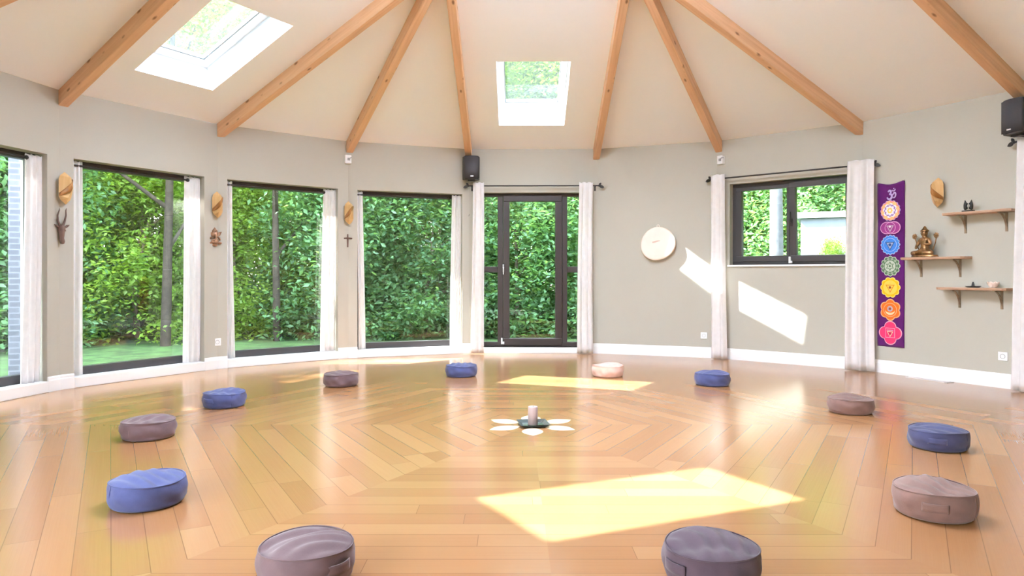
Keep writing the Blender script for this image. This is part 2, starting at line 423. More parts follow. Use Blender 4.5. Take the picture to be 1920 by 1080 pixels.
for i, k in enumerate((0, 1, 2, 3)): big_window(k, i+1)
for i, k in enumerate((15,)): big_window(k, 10+i)  # unseen window behind the camera, added for daylight fill
root = empty('added_lobby_door', (LX0, -2.25, 0), PI/2, kind='structure')  # unseen glazed door, added to let sun onto the lobby slab
mb = MB(); rect_frame(mb, 0, 2.75, 0, 2.5, .05, .05, .05, .06, .1, .17); mb.box(1.35, 1.40, .1, .17, .05, 2.44); mb.build('door_frame', M['frame'], root)
mb = MB(); mb.box(.04, 2.71, .13, .138, .04, 2.45); mb.build('pane', M['glass'], root)

# glazed garden door, rear wall
root = wt('door_1', 4, 0, 0, kind='structure')
y0, y1 = .10, .17
mb = MB()
rect_frame(mb, .11, 1.62, .08, 2.165, .05, .05, .064, .045, y0, y1)
mb.box(.383, .456, y0, y1, .144, 2.12); mb.box(1.262, 1.33, y0, y1, .144, 2.12)
mb.box(.16, .383, y0+.004, y1, 1.088, 1.168); mb.box(1.33, 1.57, y0+.004, y1, 1.088, 1.168)
mb.build('door_frame', M['doorframe'], root, bevel=.004)
leaf = MB(); rect_frame(leaf, .459, 1.259, .10, 2.135, .087, .092, .096, .081, y0-.018, y1-.01)
leaf = leaf.build('door_leaf', M['doorframe'], root, bevel=.006)
mb = MB(); mb.box(.54, 1.172, y0+.02, y0+.028, .19, 2.06); mb.build('pane', M['glass'], leaf)
mb = MB(); mb.box(.452, .474, y0-.05, y0-.016, 1.09, 1.20); mb.tube([(.463, y0-.05, 1.15), (.463, y0-.068, 1.15), (.463, y0-.07, 1.06)], .008); mb.build('handle', M['chrome'], leaf, bevel=.003)
mb = MB(); mb.box(.430, .452, y0-.035, y0, .115, .20); mb.box(.452, .475, y0-.035, y0-.016, .115, .15); tag(mb.build('hinge', M['plastic'], root, bevel=.003), 'white hinge cover low on the door')
for a, b in ((.155, .388), (1.325, 1.575)):
    for c, d in ((.14, 1.09), (1.165, 2.125)):
        mb = MB(); mb.box(a, b, y0+.03, y0+.038, c, d); mb.build('side_pane', M['glass'], root)
mb = MB(); mb.box(.11, 1.62, -.018, .17, 0, .08); tag(mb.build('threshold', M['white'], root, bevel=.004), 'white threshold under the glazed door')

# high window, right rear wall
root = wt('window_5', 6, 0, 0, kind='structure'); y0, y1 = .10, .17
u0, u1, z0, z1 = WIN[6]
mb = MB(); rect_frame(mb, u0, u1, z0, z1, .045, .045, .05, .04, y0, y1); mb.box(.845, .915, y0, y1, z0+.05, z1-.04); mb.build('window_frame', M['frame'], root, bevel=.004)
sash = MB(); rect_frame(sash, .212, .87, z0+.04, z1-.04, .07, .035, .07, .05, y0-.01, y1-.01); sash = sash.build('sash', M['frame'], root, bevel=.005)
mb = MB(); mb.box(.275, .842, y0+.02, y0+.028, z0+.10, z1-.08); mb.build('pane', M['glass'], sash)
w_, h_ = .69, z1-z0-.07
sash = MB(); rect_frame(sash, 0, w_, 0, h_, .075, .065, .075, .065, -.01, .05); sash = sash.build('sash', M['frame'], root, bevel=.005)
sash.location = (.885, y0-.015, z0+.035); sash.rotation_euler = (rad(3.6), 0, 0)
mb = MB(); mb.box(.07, w_-.06, .02, .028, .07, h_-.06); mb.build('pane', M['glass'], sash)
mb = MB(); mb.box(.012, .036, -.022, -.008, h_/2-.05, h_/2+.04); mb.tube([(.024, -.02, h_/2), (.024, -.05, h_/2), (.024, -.052, h_/2+.12)], .009); tag(mb.build('handle', M['iron'], sash, bevel=.002), 'dark window handle')
mb = MB(); mb.box(.872, .894, y0-.05, y0-.005, z0+.015, z0+.095); mb.box(.894, .915, y0-.05, y0-.03, z0+.015, z0+.045); tag(mb.build('hinge', M['plastic'], root, bevel=.003), 'white hinge cover under the window sash')
mb = MB(); mb.box(u0-.02, u1+.02, -.03, .14, z0-.022, z0); mb.build('window_sill', M['white'], root, bevel=.004)

# ------------------------------------------------------------------ ceiling beams
def beam(az, nodeaz, label, w=.085, h=.135):
    a = Vector(pt(az, R, H)); b = NODE[nodeaz]; d = b - a; L = d.length; x = d / L
    y = Vector((0, 0, 1)).cross(x).normalized(); z = x.cross(y)
    o = a
    mb = MB(); r = .11
    dz = z.z * h; sh = x.z/ max(1e-6, math.hypot(x.x, x.y)) * h   # plumb-cut end at the wall
    vs = []
    for yy in (-w/2, w/2):
        vs += [(0, yy, .01), (L, yy, .01), (L, yy, -h), (-sh*1.0+0.0, yy, -h)]
    vs[3] = (sh*-1.0, -w/2, -h); vs[7] = (sh*-1.0, w/2, -h)
    mb.add(vs, [(0,1,2,3), (7,6,5,4), (0,4,5,1), (3,2,6,7), (0,3,7,4), (1,5,6,2)])
    ob = mb.build('ceiling_beam', M['beam'], merge=True)
    ob.matrix_world = Matrix(((x.x, y.x, z.x, o.x), (x.y, y.y, z.y, o.y), (x.z, y.z, z.z, o.z), (0,0,0,1)))
    md = ob.modifiers.new('bevel', 'BEVEL'); md.width = .005; md.segments = 2
    tag(ob, label, 'beam', 'pine beams fanning under the white ceiling')
beam(-88.3, -90, 'pine ceiling beam that only just shows in the top left corner of the photo')
beam(-69.37, -90, 'pine ceiling beam meeting the wall above the antelope mask pier, far left')
beam(-48.9, -30, 'pine ceiling beam meeting the wall above the bronze elephant mask')
beam(-29.5, -30, 'pine ceiling beam ending on the small white box above the cross')
beam(-10.13, -30, 'pine ceiling beam running down to the black speaker beside the glass door')
beam(11.0, 30, 'pine ceiling beam meeting the wall just right of the glass door')
beam(30.5, 30, 'pine ceiling beam ending on the small white box left of the high window')
beam(50.7, 30, 'pine ceiling beam meeting the wall above the purple banner, right')
beam(70.7, 90, 'pine ceiling beam ending over the black speaker at the right edge')

# ------------------------------------------------------------------ curtains and rods
def curtain(k, u0, u1, zt, zb, d, folds, amp, label, group, flare=0.0, shift=0.0, seed=0):
    """flare: bottom wider by this much; shift: hem moved along the wall"""
    rnd = random.Random(seed); ph = [rnd.uniform(0, 6.28) for _ in range(4)]
    root = wt('curtain', k, (u0+u1)/2, 0, -d, label, 'curtain', group); w = u1-u0
    def fn(s, t):
        z = zt + (zb-zt)*t
        ww = w + flare*t; x = (s-.5)*ww + shift*t + .008*math.sin(3.1*t+ph[0])
        a = amp*(.55+.45*min(1, t*2.2))
        y = a*math.sin(2*PI*folds*s + ph[1] + .5*math.sin(2.2*t+ph[2])) + .35*a*math.sin(2*PI*folds*1.7*s+ph[3]+t)
        z += (.006*math.sin(2*PI*folds*s+ph[1]) if t == 0 else 0)
        return (x, y, z)
    mb = MB(); mb.grid(fn, int(14*folds), 28); mb.build('fabric', M['curtain'], root, solid=.004)
    def hem(s, t):
        p = fn(s, .975+.025*t); return (p[0], p[1]-.0005, p[2])
    return root
G = 'off white curtains beside the windows and door'
curtain(0, 1.325, 1.502, 2.12, .10, -.06, 3.2, .018, 'off white curtain at the far left edge beside the first window', G, .02, -.02, 1)
curtain(1, 1.30, 1.492, 2.125, .10, -.06, 3.4, .018, 'off white curtain between the antelope mask window and the elephant mask', G, .02, -.01, 2)
curtain(1, .135, .225, 2.125, .10, -.06, 2.0, .018, 'thin curtain edge right of the antelope mask', G, .03, .012, 3)
curtain(2, 1.285, 1.447, 2.125, .10, -.06, 3.2, .018, 'off white curtain just left of the small cross', G, .03, -.015, 4)
curtain(2, .115, .185, 2.125, .10, -.06, 1.8, .016, 'thin curtain edge right of the elephant mask', G, .02, .01, 5)
curtain(3, .125, .195, 2.125, .10, -.06, 1.8, .016, 'thin curtain edge right of the small cross', G, .02, .01, 6)
curtain(3, 1.37, 1.492, 2.125, .10, -.06, 2.6, .018, 'off white curtain left of the glass door, in the window under the black speaker', G, .01, -.008, 7)
curtain(4, .055, .20, 2.285, .012, .115, 2.2, .016, 'off white curtain on the leaf-tipped rod, left side of the glass door', G, .03, .0, 8)
curtain(4, 1.475, 1.655, 2.285, .012, .115, 2.6, .016, 'off white curtain on the leaf-tipped rod, right side of the glass door', G, .03, -.01, 9)
curtain(6, -.02, .155, 2.305, .012, .13, 1.8, .02, 'off white curtain left of the high window', G, .03, .01, 10)
curtain(6, 1.575, 1.845, 2.31, .012, .135, 2.3, .026, 'wide off white curtain between the high window and the purple banner', G, .03, .0, 11)
curtain(8, .045, .30, 2.31, .012, .12, 3, .02, 'off white curtain at the right edge below the black speaker', G, .05, -.03, 12)

def leaf_shape(mb, base, ang, L=.055, w=.017):
    c, s = math.cos(ang), math.sin(ang); pts = []
    for i in range(9):
        t = i/8; pts.append((t*L, w*math.sin(PI*t)**.8))
    for i in range(7, 0, -1):
        t = i/8; pts.append((t*L, -w*math.sin(PI*t)**.8))
    q = [(base[0] + x*c - y*s, base[2] + x*s + y*c) for x, y in pts]
    mb.extrude(q, base[1]-.003, base[1]+.003)
def curtain_rod(k, u0, u1, z, d, label):
    root = wt('curtain_rod', k, 0, z, -d, label, 'curtain rod', 'dark iron curtain rods with leaf tips')
    mb = MB(); mb.tube([(u0, 0, 0), (u1, 0, 0)], .009, 12); mb.build('rod', M['iron'], root)
    for u, sg in ((u0, -1), (u1, 1)):
        mb = MB(); mb.ball((u, 0, 0), .013)
        a0 = 0 if sg > 0 else PI
        leaf_shape(mb, (u, 0, 0), a0 - sg*.35, .075, .02); leaf_shape(mb, (u, 0, 0), a0 + sg*.95, .05, .015)
        mb.build('finial', M['iron'], root)
        ub = u - sg*.045
        mb = MB(); mb.tube([(ub, d-.004, -.03), (ub, d*.5, -.028), (ub, 0, -.012)], .006); mb.box(ub-.012, ub+.012, d-.006, d, -.06, .01); mb.build('bracket', M['iron'], root)
curtain_rod(4, .0, 1.74, 2.245, .085, 'dark iron curtain rod with leaf tips above the glass door')
curtain_rod(6, -.04, 1.83, 2.258, .095, 'dark iron curtain rod with leaf tips above the high window')
curtain_rod(8, -.02, 1.3, 2.26, .09, 'dark iron curtain rod whose leaf tip shows at the right edge')
def recess_rod(k, label):
    u0, u1 = WIN[k][:2]
    root = wt('curtain_rod', k, 0, 2.085, .055, label, 'curtain rod', 'dark rods inside the tall window recesses')
    mb = MB(); mb.tube([(u0, 0, 0), (u1-.17, 0, 0)], .010, 12); mb.build('rod', M['iron'], root)
    mb = MB(); mb.ball((u1-.165, 0, 0), .02); mb.build('finial', M['iron'], root)
for k, l in ((0, 'dark ball-ended curtain rod in the first window at the left edge'), (1, 'dark ball-ended curtain rod in the window right of the antelope mask'),
             (2, 'dark ball-ended curtain rod in the window right of the elephant mask'), (3, 'dark ball-ended curtain rod in the window right of the cross')): recess_rod(k, l)

# ------------------------------------------------------------------ speakers, sockets, small wall boxes
def speaker(k, u, z, d, label, rz=0.0):
    root = wt('wall_speaker', k, u, z, -d, label, 'speaker', 'black speakers high on the wall'); root.rotation_euler.z += rz
    w, h, dp = .115, .155, .17
    prof = [(-w, -.03), (-.09, -dp*.82), (-.05, -dp*.95), (0, -dp), (.05, -dp*.95), (.09, -dp*.82), (w, -.03), (.07, 0), (-.07, 0)]
    mb = MB(); mb.prism([(x, y, -h) for x, y in prof], [(x, y, h) for x, y in prof]); mb.build('cabinet', M['black'], root, bevel=.006, merge=True)
    mb = MB()
    def g(s, t):
        x = (s-.5)*.20; return (x, -dp-.006 + 3.6*x*x*.95, -h+.012 + t*(2*h-.024))
    mb.grid(g, 16, 2); mb.build('grille', M['mesh'], root, solid=.006)
    mb = MB(); mb.box(-.02, .02, -dp-.013, -dp-.008, -h+.03, -h+.042); tag(mb.build('badge', M['chrome'], root), 'small silver badge')
    mb = MB(); mb.box(-.05, .05, -.1, -.05, -h-.018, -h); mb.tube([(0, -.07, -h-.01), (0, .02, -h-.012), (0, d, -h+.05)], .011); mb.build('bracket', M['black'], root)
    return root
speaker(4, .03, 2.475, .05, 'black speaker on the wall above the curtain left of the glass door', rad(8))
speaker(7, 1.645, 2.46, .13, 'black speaker at the right edge above the end curtain', rad(-14))

def socket(k, u, z, label):
    root = wt('wall_socket', k, u, z, 0, label, 'socket', 'white wall sockets')
    mb = MB(); mb.box(-.041, .041, -.011, 0, -.041, .041); mb.build('cover_plate', M['plastic'], root, bevel=.004)
    mb = MB(); mb.lathe([(.0, .004), (.0185, .004), (.0185, .013), (.022, .013), (.022, 0)], 24, M=Matrix.Rotation(PI/2, 4, 'X')); tag(mb.build('socket_well', M['grey'], root), 'round grey socket well')
socket(2, -.005, .300, 'white wall socket under the elephant mask on the left')
socket(5, 1.386, .283, 'white wall socket left of the high window curtain')
socket(7, 1.41, .296, 'white wall socket at the lower right beside the end curtain')
def wall_box(k, u, z, label, rz):
    root = wt('junction_box', k, u, z, 0, label, 'box', 'small white boxes under beam ends'); root.rotation_euler.z += rz
    mb = MB(); mb.box(-.04, .04, -.05, .01, -.058, .05); mb.build('housing', M['plastic'], root, bevel=.006)
    mb = MB(); mb.tube([(.005, -.055, .0), (.035, -.058, .018), (.042, -.03, .02)], .006); mb.box(-.012, .02, -.056, -.05, -.02, .012); mb.build('latch', M['grey'], root)
wall_box(3, -.012, 2.522, 'small white box on the wall under the beam above the cross', rad(10))
wall_box(6, .065, 2.505, 'small white box on the wall under the beam left of the high window', rad(-10))
hk = MB(); hk.tube([(0, 0, 0), (0, -.04, 0), (0, -.05, .02)], .006); hk.lathe([(0, -.008), (.018, -.008), (.018, .0)], 16, M=Matrix.Rotation(PI/2, 4, 'X'))
hk = hk.build('wall_hook', M['chrome'], None); hk.location = F[3].p(F[3].L-.01, 0, 1.85); hk.rotation_euler.z = F[3].rz
tag(hk, 'small metal wall hook left of the glass door curtain', 'hook')

# ------------------------------------------------------------------ veneer wall lamps
def wall_lamp(k, u, z, d, label, mirror=1):
    root = wt('wall_lamp', k, u, z, -d, label, 'lamp', 'folded wood veneer wall lamps')
    w, h, dp = .054, .147, .10
    out = [(-w*.1, h), (w*.7, h*.74), (w, h*.5), (w, -h*.52), (w*.75, -h*.74), (w*.1, -h), (-w*.75, -h*.72), (-w, -h*.5), (-w, h*.52), (-w*.8, h*.76)]
    ridge = [(.012*mirror, h*.62), (.018*mirror, .0), (-.012*mirror, -h*.62)]
    mb = MB(); vs = [(x*mirror, 0, zz) for x, zz in out] + [(ridge[0][0], -dp*.8, ridge[0][1]), (ridge[1][0], -dp, ridge[1][1]), (ridge[2][0], -dp*.8, ridge[2][1])]
    fs = [(0,1,10), (1,2,10), (2,11,10), (2,3,11), (3,12,11), (3,4,12), (4,5,12), (5,6,12), (6,7,12), (7,11,12), (7,8,11), (8,10,11), (8,9,10), (9,0,10)]
    mb.add(vs, fs, False); mb.build('shade', M['veneer'], root, solid=.004)
    mb = MB()
    def band(s, t):
        x = (-w*1.02 + 2.04*w*s)*mirror; zc = -h*.42 + .95*h*s; y = -.012 - (dp-.004)*(1-abs(2*s-1)**1.6)
        return (x, y, zc + (t-.5)*.045 * (.6+.8*math.sin(PI*s)))
    mb.grid(band, 14, 3); tag(mb.build('wrap_band', M['veneer2'], root, solid=.004), 'darker amber band wound diagonally across the lamp')
    mb = MB(); mb.box(-.03, .03, -.015, d, -.045, .045); mb.build('mount', M['plastic'], root, bevel=.004)
wall_lamp(1, .022, 1.848, .055, 'folded wood veneer wall lamp above the antelope mask')
wall_lamp(2, -.018, 1.838, .055, 'folded wood veneer wall lamp above the bronze elephant mask')
wall_lamp(3, .002, 1.838, .055, 'folded wood veneer wall lamp above the small cross')
wall_lamp(7, .845, 1.876, .055, 'folded wood veneer wall lamp above the shelves on the right', -1)

# antelope mask
root = wt('animal_mask', 1, .004, 1.44, -.02, 'dark carved antelope mask with long horns below the leftmost lamp', 'mask')
mb = MB()
prof = [(0, -.105), (.016, -.10), (.022, -.08), (.021, -.05), (.025, -.01), (.031, .03), (.028, .055), (.012, .072), (0, .074)]
vs = []; n = 18
for r, z in prof:
    for i in range(n):
        a = 2*PI*i/n; vs.append((r*math.cos(a), -.012 + r*.95*math.sin(a) - (.012 if z < -.06 else 0), z))
mb.add(vs, [(i*n+j, i*n+(j+1) % n, (i+1)*n+(j+1) % n, (i+1)*n+j) for i in range(len(prof)-1) for j in range(n)], True)
mb.tube([(-.012, -.03, .03), (-.026, -.036, .015)], [.008, .003]); mb.tube([(.012, -.03, .03), (.026, -.036, .015)], [.008, .003])
mb.build('face', M['darkwood'], root)
for s in (-1, 1):
    mb = MB(); mb.tube([(s*.012, -.012, .06), (s*.03, -.006, .11), (s*.036, -.016, .16), (s*.028, -.03, .205), (s*.03, -.036, .225)], [.010, .009, .007, .005, .002], 10); mb.build('horn', M['darkwood'], root)
    mb = MB(); mb.tube([(s*.02, -.01, .045), (s*.045, -.014, .062), (s*.066, -.018, .075)], [.006, .012, .002], 8); mb.build('ear', M['darkwood'], root)

# elephant mask relief
root = wt('elephant_mask', 2, -.037, 1.475, -.008, 'bronze coloured elephant-headed wall mask between the first two full windows', 'mask')
mb = MB(); mb.ball((0, -.02, .035), (.038, .035, .042)); mb.ball((0, -.018, -.045), (.042, .034, .036))
mb.lathe([(.030, .062), (.034, .068), (.026, .082), (.016, .092), (.008, .104), (0, .112)], 16, (0, -.015, 0))
mb.ball((-.05, -.010, -.062), (.030, .018, .016)); mb.ball((.05, -.010, -.062), (.030, .018, .016)); mb.ball((0, -.012, -.088), (.028, .018, .014))
mb.tube([(-.06, -.012, -.03), (-.046, -.022, -.008), (-.03, -.03, .0)], [.009, .011, .010]); mb.tube([(.06, -.012, -.03), (.046, -.022, -.008), (.03, -.03, .0)], [.009, .011, .010])
mb.build('figure', M['copperwood'], root)
for s in (-1, 1):
    mb = MB(); mb.extrude([(s*.026, .055), (s*.05, .062), (s*.076, .066), (s*.07, .048), (s*.058, .02), (s*.03, .012)][::s], -.022, -.004); mb.build('ear', M['copperwood'], root, bevel=.003)
mb = MB(); mb.tube([(0, -.05, .03), (.004, -.058, .005), (.002, -.056, -.02), (-.014, -.054, -.036), (-.028, -.05, -.03)], [.013, .012, .010, .008, .006]); mb.build('trunk', M['copperwood'], root)

# cross
root = wt('wall_cross', 3, -.007, 1.49, -.002, 'small dark wooden cross between the second and third tall windows', 'cross')
mb = MB(); mb.extrude([(-.008, -.083), (.008, -.083), (.011, .0), (.007, .083), (-.007, .083), (-.011, .0)], -.012, 0); mb.build('upright', M['darkwood'], root, bevel=.002)
mb = MB(); mb.extrude([(-.056, .020), (0, .022), (.056, .020), (.056, .036), (0, .042), (-.056, .036)], -.018, -.012); mb.build('crossbar', M['darkwood'], root, bevel=.002)

# frame drum
root = wt('frame_drum', 5, .812, 1.46, -.012, 'round pale hide drum hanging on the wall right of the glass door', 'drum')
def drum_r(a): return .218*(1 + .035*math.cos(2*a - 1.1) + .018*math.cos(3*a + .6))
n = 64; mb = MB()
ring0 = [(drum_r(2*PI*i/n)*math.cos(2*PI*i/n), drum_r(2*PI*i/n)*math.sin(2*PI*i/n)) for i in range(n)]
mb.extrude(ring0, -.055, 0); mb.build('hoop', M['veneer'], root, bevel=.004)
mb = MB(); vs = [(0, -.058, 0)]
for rr, yy in ((.5, -.0575), (.9, -.0575), (.98, -.0565), (1.006, -.05), (1.008, -.02)): vs += [(x*rr, yy, z*rr) for x, z in ring0]
fs = [(0, 1+i, 1+(i+1) % n) for i in range(n)] + [(1+j*n+i, 1+(j+1)*n+i, 1+(j+1)*n+(i+1) % n, 1+j*n+(i+1) % n) for j in range(4) for i in range(n)]
mb.add(vs, fs, True); mb.build('skin', M['hide'], root)
mb = MB(); mb.tube([(-.014, -.02, .20), (-.014, -.022, .235), (0, -.022, .248), (.014, -.022, .235), (.014, -.02, .20)], .006, 8); mb.build('hanging_loop', M['hide'], root)
mb = MB(); pts = []
for i in range(24):
    a = 2*PI*i/24; pts.append((-.03 + .05*math.cos(a)*(1+.3*math.cos(3*a)), .025 + .011*math.sin(a) + .012*math.cos(a)))
mb.extrude(pts, -.0595, -.058); tag(mb.build('brown_mark', simple('brown_hide_mark', (.66, .47, .38), .6), root), 'small brownish mark on the drum skin')

# ------------------------------------------------------------------ purple banner with eight emblems
flat = {}
def fcol(name, c):
    if name not in flat: flat[name] = fabric(name, c, var=.06)
    return flat[name]
root = wt('wall_hanging', 7, .33, 1.168, -.008, 'long purple cloth banner with a column of coloured lotus emblems', 'banner')
BW, BH = .152, .882
def cloth_y(x, z): return -.004*math.sin(9*z+1) - .003*math.sin(22*x)
def bf(s, t):
    x = (s-.5)*2*BW*(1 - .02*t) + (-.006)*t; z = BH - 2*BH*t
    if t < .08: z -= .03*math.sin(PI*s)**1.3*(1-t/.08)
    return (x, cloth_y(x, z), z)
mb = MB(); mb.grid(bf, 14, 60); mb.build('cloth', fabric('purple_cotton', (.105, .012, .13), var=.08), root, solid=.002)
def petal_disc(n, r, a, rot=0, pw=1.0, sx=1.0, sz=1.0, cx=0, cz=0, N=120):
    pts = []
    for i in range(N):
        t = 2*PI*i/N; q = abs(math.cos(n*(t-rot)/2))**pw; rr = r*(1-a + a*q); pts.append((cx + sx*rr*math.cos(t), cz + sz*rr*math.sin(t)))
    return pts
def tri(r, cx=0, cz=0): return [(cx, cz-r), (cx+r*.87, cz+r*.5), (cx-r*.87, cz+r*.5)]
def emblem(z, layers, label):
    base = None
    for i, (pts, cname, c) in enumerate(layers):
        y = -.009 - .0012*i
        mb = MB(); mb.extrude([(x-.003, zz) for x, zz in pts], y-.0008, y+.003)
        if base is None:
            base = mb.build('lotus_emblem', fcol(cname, c), root); base.location = (0, 0, z); tag(base, label)
        else: mb.build('emblem_layer', fcol(cname, c), base)
def ringpts(n, r, rad_, k0=0): return [(r*math.cos(2*PI*(i+k0)/n), r*math.sin(2*PI*(i+k0)/n)) for i in range(n)]
WH = (.82, .78, .80); LIL = (.50, .38, .68)
# om symbol
mb = MB(); S = .040
def stroke(pts, r): mb.tube([(x*S, -.011, z*S) for x, z in pts], [k*S for k in r], 8)
def smoothpts(p, n=6):
    out = []
    for i in range(len(p)-1):
        a = p[max(i-1, 0)]; b = p[i]; c = p[i+1]; d = p[min(i+2, len(p)-1)]
        for j in range(n):
            t = j/n; out.append(tuple(.5*((2*b[q]) + (-a[q]+c[q])*t + (2*a[q]-5*b[q]+4*c[q]-d[q])*t*t + (-a[q]+3*b[q]-3*c[q]+d[q])*t**3) for q in (0, 1)))
    out.append(p[-1]); return out
def st(p, r=.13): q = smoothpts(p); stroke(q, [1.3*r*(.55+.45*math.sin(PI*(i+.5)/len(q))) for i in range(len(q))])
st([(-.75, .75), (-.45, 1.0), (-.1, .85), (-.15, .45), (-.45, .2)], .17)
st([(-.45, .2), (0, .15), (.15, -.3), (-.1, -.75), (-.6, -.8), (-.95, -.4)], .19)
st([(-.1, -.05), (.35, .05), (.7, .45), (1.0, .35), (1.0, -.2), (.7, -.55), (.4, -.5)], .17)
st([(.15, 1.05), (.5, .85), (.85, 1.0), (1.05, 1.3)], .13)
mb.ball((.62*S, -.011, 1.35*S), .15*S)
om = mb.build('om_symbol', fcol('lilac_print', LIL), root); om.location = (.005, 0, .735); om.scale = (1.2, .5, 1.25); tag(om, 'pale lilac om symbol at the top of the banner')
emblem(.572, [(petal_disc(16, .112, .10), 'lilac_print', LIL), (petal_disc(16, .105, .10), 'coral_print', (.85, .22, .18)), (petal_disc(8, .104, .22, .2), 'peach_print', (.92, .50, .22)),
              (petal_disc(8, .080, .22, .6), 'white_print', WH), (petal_disc(12, .066, .12), 'violet_print', (.33, .20, .50)), (petal_disc(8, .055, .25), 'white_print', WH), (petal_disc(6, .030, .25), 'gold_print', (.90, .62, .10)), (petal_disc(6, .014, .2), 'white_print', WH)],
       'multicoloured many-petalled emblem, second from the top')
ov = petal_disc(2, .112, .42, 0, 1.6, 1.0, .95)
emblem(.389, [(ov, 'pink_line_print', (.72, .36, .60)), ([(x*.93, z*.88) for x, z in ov], 'plum_print', (.34, .05, .25)), (petal_disc(1, .060, 0), 'pink_line_print', (.72, .36, .60)), (petal_disc(1, .054, 0), 'plum_print', (.34, .05, .25)),
              (tri(.048), 'grey_print', (.50, .42, .48)), (tri(.030), 'plum_print', (.34, .05, .25)), (petal_disc(1, .012, 0, cz=.012), 'white_print', WH)], 'plum two-petalled emblem, third from the top')
emblem(.207, [(petal_disc(16, .108, .11), 'pale_blue_print', (.42, .56, .85)), (petal_disc(16, .100, .12), 'blue_print', (.06, .25, .74)), (petal_disc(1, .072, 0), 'pale_blue_print', (.42, .56, .85)), (petal_disc(1, .067, 0), 'blue_print', (.06, .25, .74)),
              (tri(.058), 'navy_print', (.03, .09, .26)), (tri(.044), 'grey_blue_print', (.40, .44, .62)), (petal_disc(1, .016, 0), 'navy_print', (.03, .09, .26))], 'blue sixteen-petalled emblem')
star = [(.05*math.cos(PI*i/6+PI/2)*(1 if i % 2 == 0 else .58), .05*math.sin(PI*i/6+PI/2)*(1 if i % 2 == 0 else .58)) for i in range(12)]
emblem(-.020, [(petal_disc(12, .110, .12), 'pale_sage_print', (.52, .60, .48)), (petal_disc(12, .102, .14), 'dark_green_print', (.10, .20, .10)), (petal_disc(12, .088, .16, .26), 'sage_print', (.34, .42, .30)), (petal_disc(12, .074, .16), 'dark_green_print', (.10, .20, .10)), (petal_disc(1, .060, 0), 'pale_sage_print', (.52, .60, .48)),
               (star, 'dark_green_print', (.10, .20, .10)), ([(x*.7, z*.7) for x, z in star], 'pale_sage_print', (.52, .60, .48)), (petal_disc(1, .012, 0), 'dark_green_print', (.10, .20, .10))], 'grey green twelve-petalled emblem')
emblem(-.247, [(petal_disc(10, .112, .13), 'pale_gold_print', (.92, .72, .20)), (petal_disc(10, .103, .14), 'yellow_print', (.88, .50, .01)), (petal_disc(1, .076, 0), 'gold_print', (.90, .62, .10)),
               (tri(.058), 'amber_print', (.72, .28, .02)), (tri(.040), 'gold_print', (.90, .62, .10)), (petal_disc(1, .014, 0), 'brown_print', (.30, .07, .03))], 'yellow ten-petalled emblem')
moon = [(.055*math.cos(t), .055*math.sin(t)) for t in [PI + PI*i/20 for i in range(21)]] + [(.055*math.cos(t), .055*.55*math.sin(t)) for t in [2*PI - PI*i/20 for i in range(1, 20)]]
emblem(-.486, [(petal_disc(6, .117, .17, PI/6), 'pale_orange_print', (.93, .46, .22)), (petal_disc(6, .107, .18, PI/6), 'orange_print', (.86, .18, .02)), (petal_disc(1, .074, 0), 'pale_orange_print', (.93, .46, .22)), (petal_disc(1, .068, 0), 'orange_print', (.86, .18, .02)),
               (moon, 'cream_print', (.92, .68, .40)), (petal_disc(1, .030, 0, cz=.012), 'grey_print', (.50, .42, .48)), (petal_disc(5, .016, .3, cz=.012), 'brown_print', (.30, .07, .03))], 'orange six-petalled emblem')
sq = [(-.052, -.052), (.052, -.052), (.052, .052), (-.052, .052)]
emblem(-.731, [(petal_disc(4, .127, .28, PI/2, .8), 'pale_pink_print', (.92, .42, .52)), (petal_disc(4, .118, .28, PI/2, .8), 'pink_print', (.84, .045, .16)), (sq, 'pale_pink_print', (.92, .42, .52)), ([(x*.9, z*.9) for x, z in sq], 'pink_print', (.84, .045, .16)),
               (tri(.040, 0, -.005), 'cream_print', (.92, .68, .40)), (tri(.028, 0, -.005), 'crimson_print', (.52, .01, .07)), ([(-.034, .022), (.034, .022), (.034, .032), (-.034, .032)], 'grey_print', (.50, .42, .48))], 'pink four-petalled emblem at the bottom of the banner')
for s in (-1, 1):
    mb = MB(); mb.ball((s*.147, -.006, BH-.008), .006); mb.build('pin', M['chrome'], root)

# ------------------------------------------------------------------ shelves and what stands on them
def shelf(u0, u1, z, brackets, label, seed):
    rnd = random.Random(seed)
    root = wt('wall_shelf', 7, (u0+u1)/2, z, 0, label, 'shelf', 'live-edge wooden wall shelves on iron brackets')
    L = u1-u0; mb = MB(); pts = [(-L/2, 0)]
    N = 26; ph = [rnd.uniform(0, 6) for _ in range(3)]
    for i in range(N+1):
        t = i/N; x = -L/2 + L*t; e = .17 + .014*math.sin(7*t+ph[0]) + .008*math.sin(17*t+ph[1]) - (.03 if i in (0, N) else 0)
        pts.append((x, -e))
    pts.append((L/2, 0))
    mb.prism([(x, y*.94, -.024) for x, y in pts], [(x, y, 0) for x, y in pts]); mb.build('board', M['shelfwood'], root, bevel=.004)
    for b in brackets:
        x = b-(u0+u1)/2; mb = MB()
        mb.box(x-.011, x+.011, -.006, 0, -.20, -.024); mb.box(x-.011, x+.011, -.15, 0, -.030, -.024)
        arc = [(x, -.152+.146*math.sin(t), -.195+.165*math.cos(t)) for t in [PI/2*i/10 for i in range(11)]]
        for i in range(10):
            p, q = arc[i], arc[i+1]
            mb.prism([(x-.008, p[1], p[2]), (x+.008, p[1], p[2]), (x+.008, q[1], q[2]), (x-.008, q[1], q[2])],
                     [(x-.008, p[1]+.005, p[2]+.004), (x+.008, p[1]+.005, p[2]+.004), (x+.008, q[1]+.005, q[2]+.004), (x-.008, q[1]+.005, q[2]+.004)])
        mb.ball((x, -.008, -.15), .006, 8, 6); mb.build('bracket', M['brasspaint'], root)
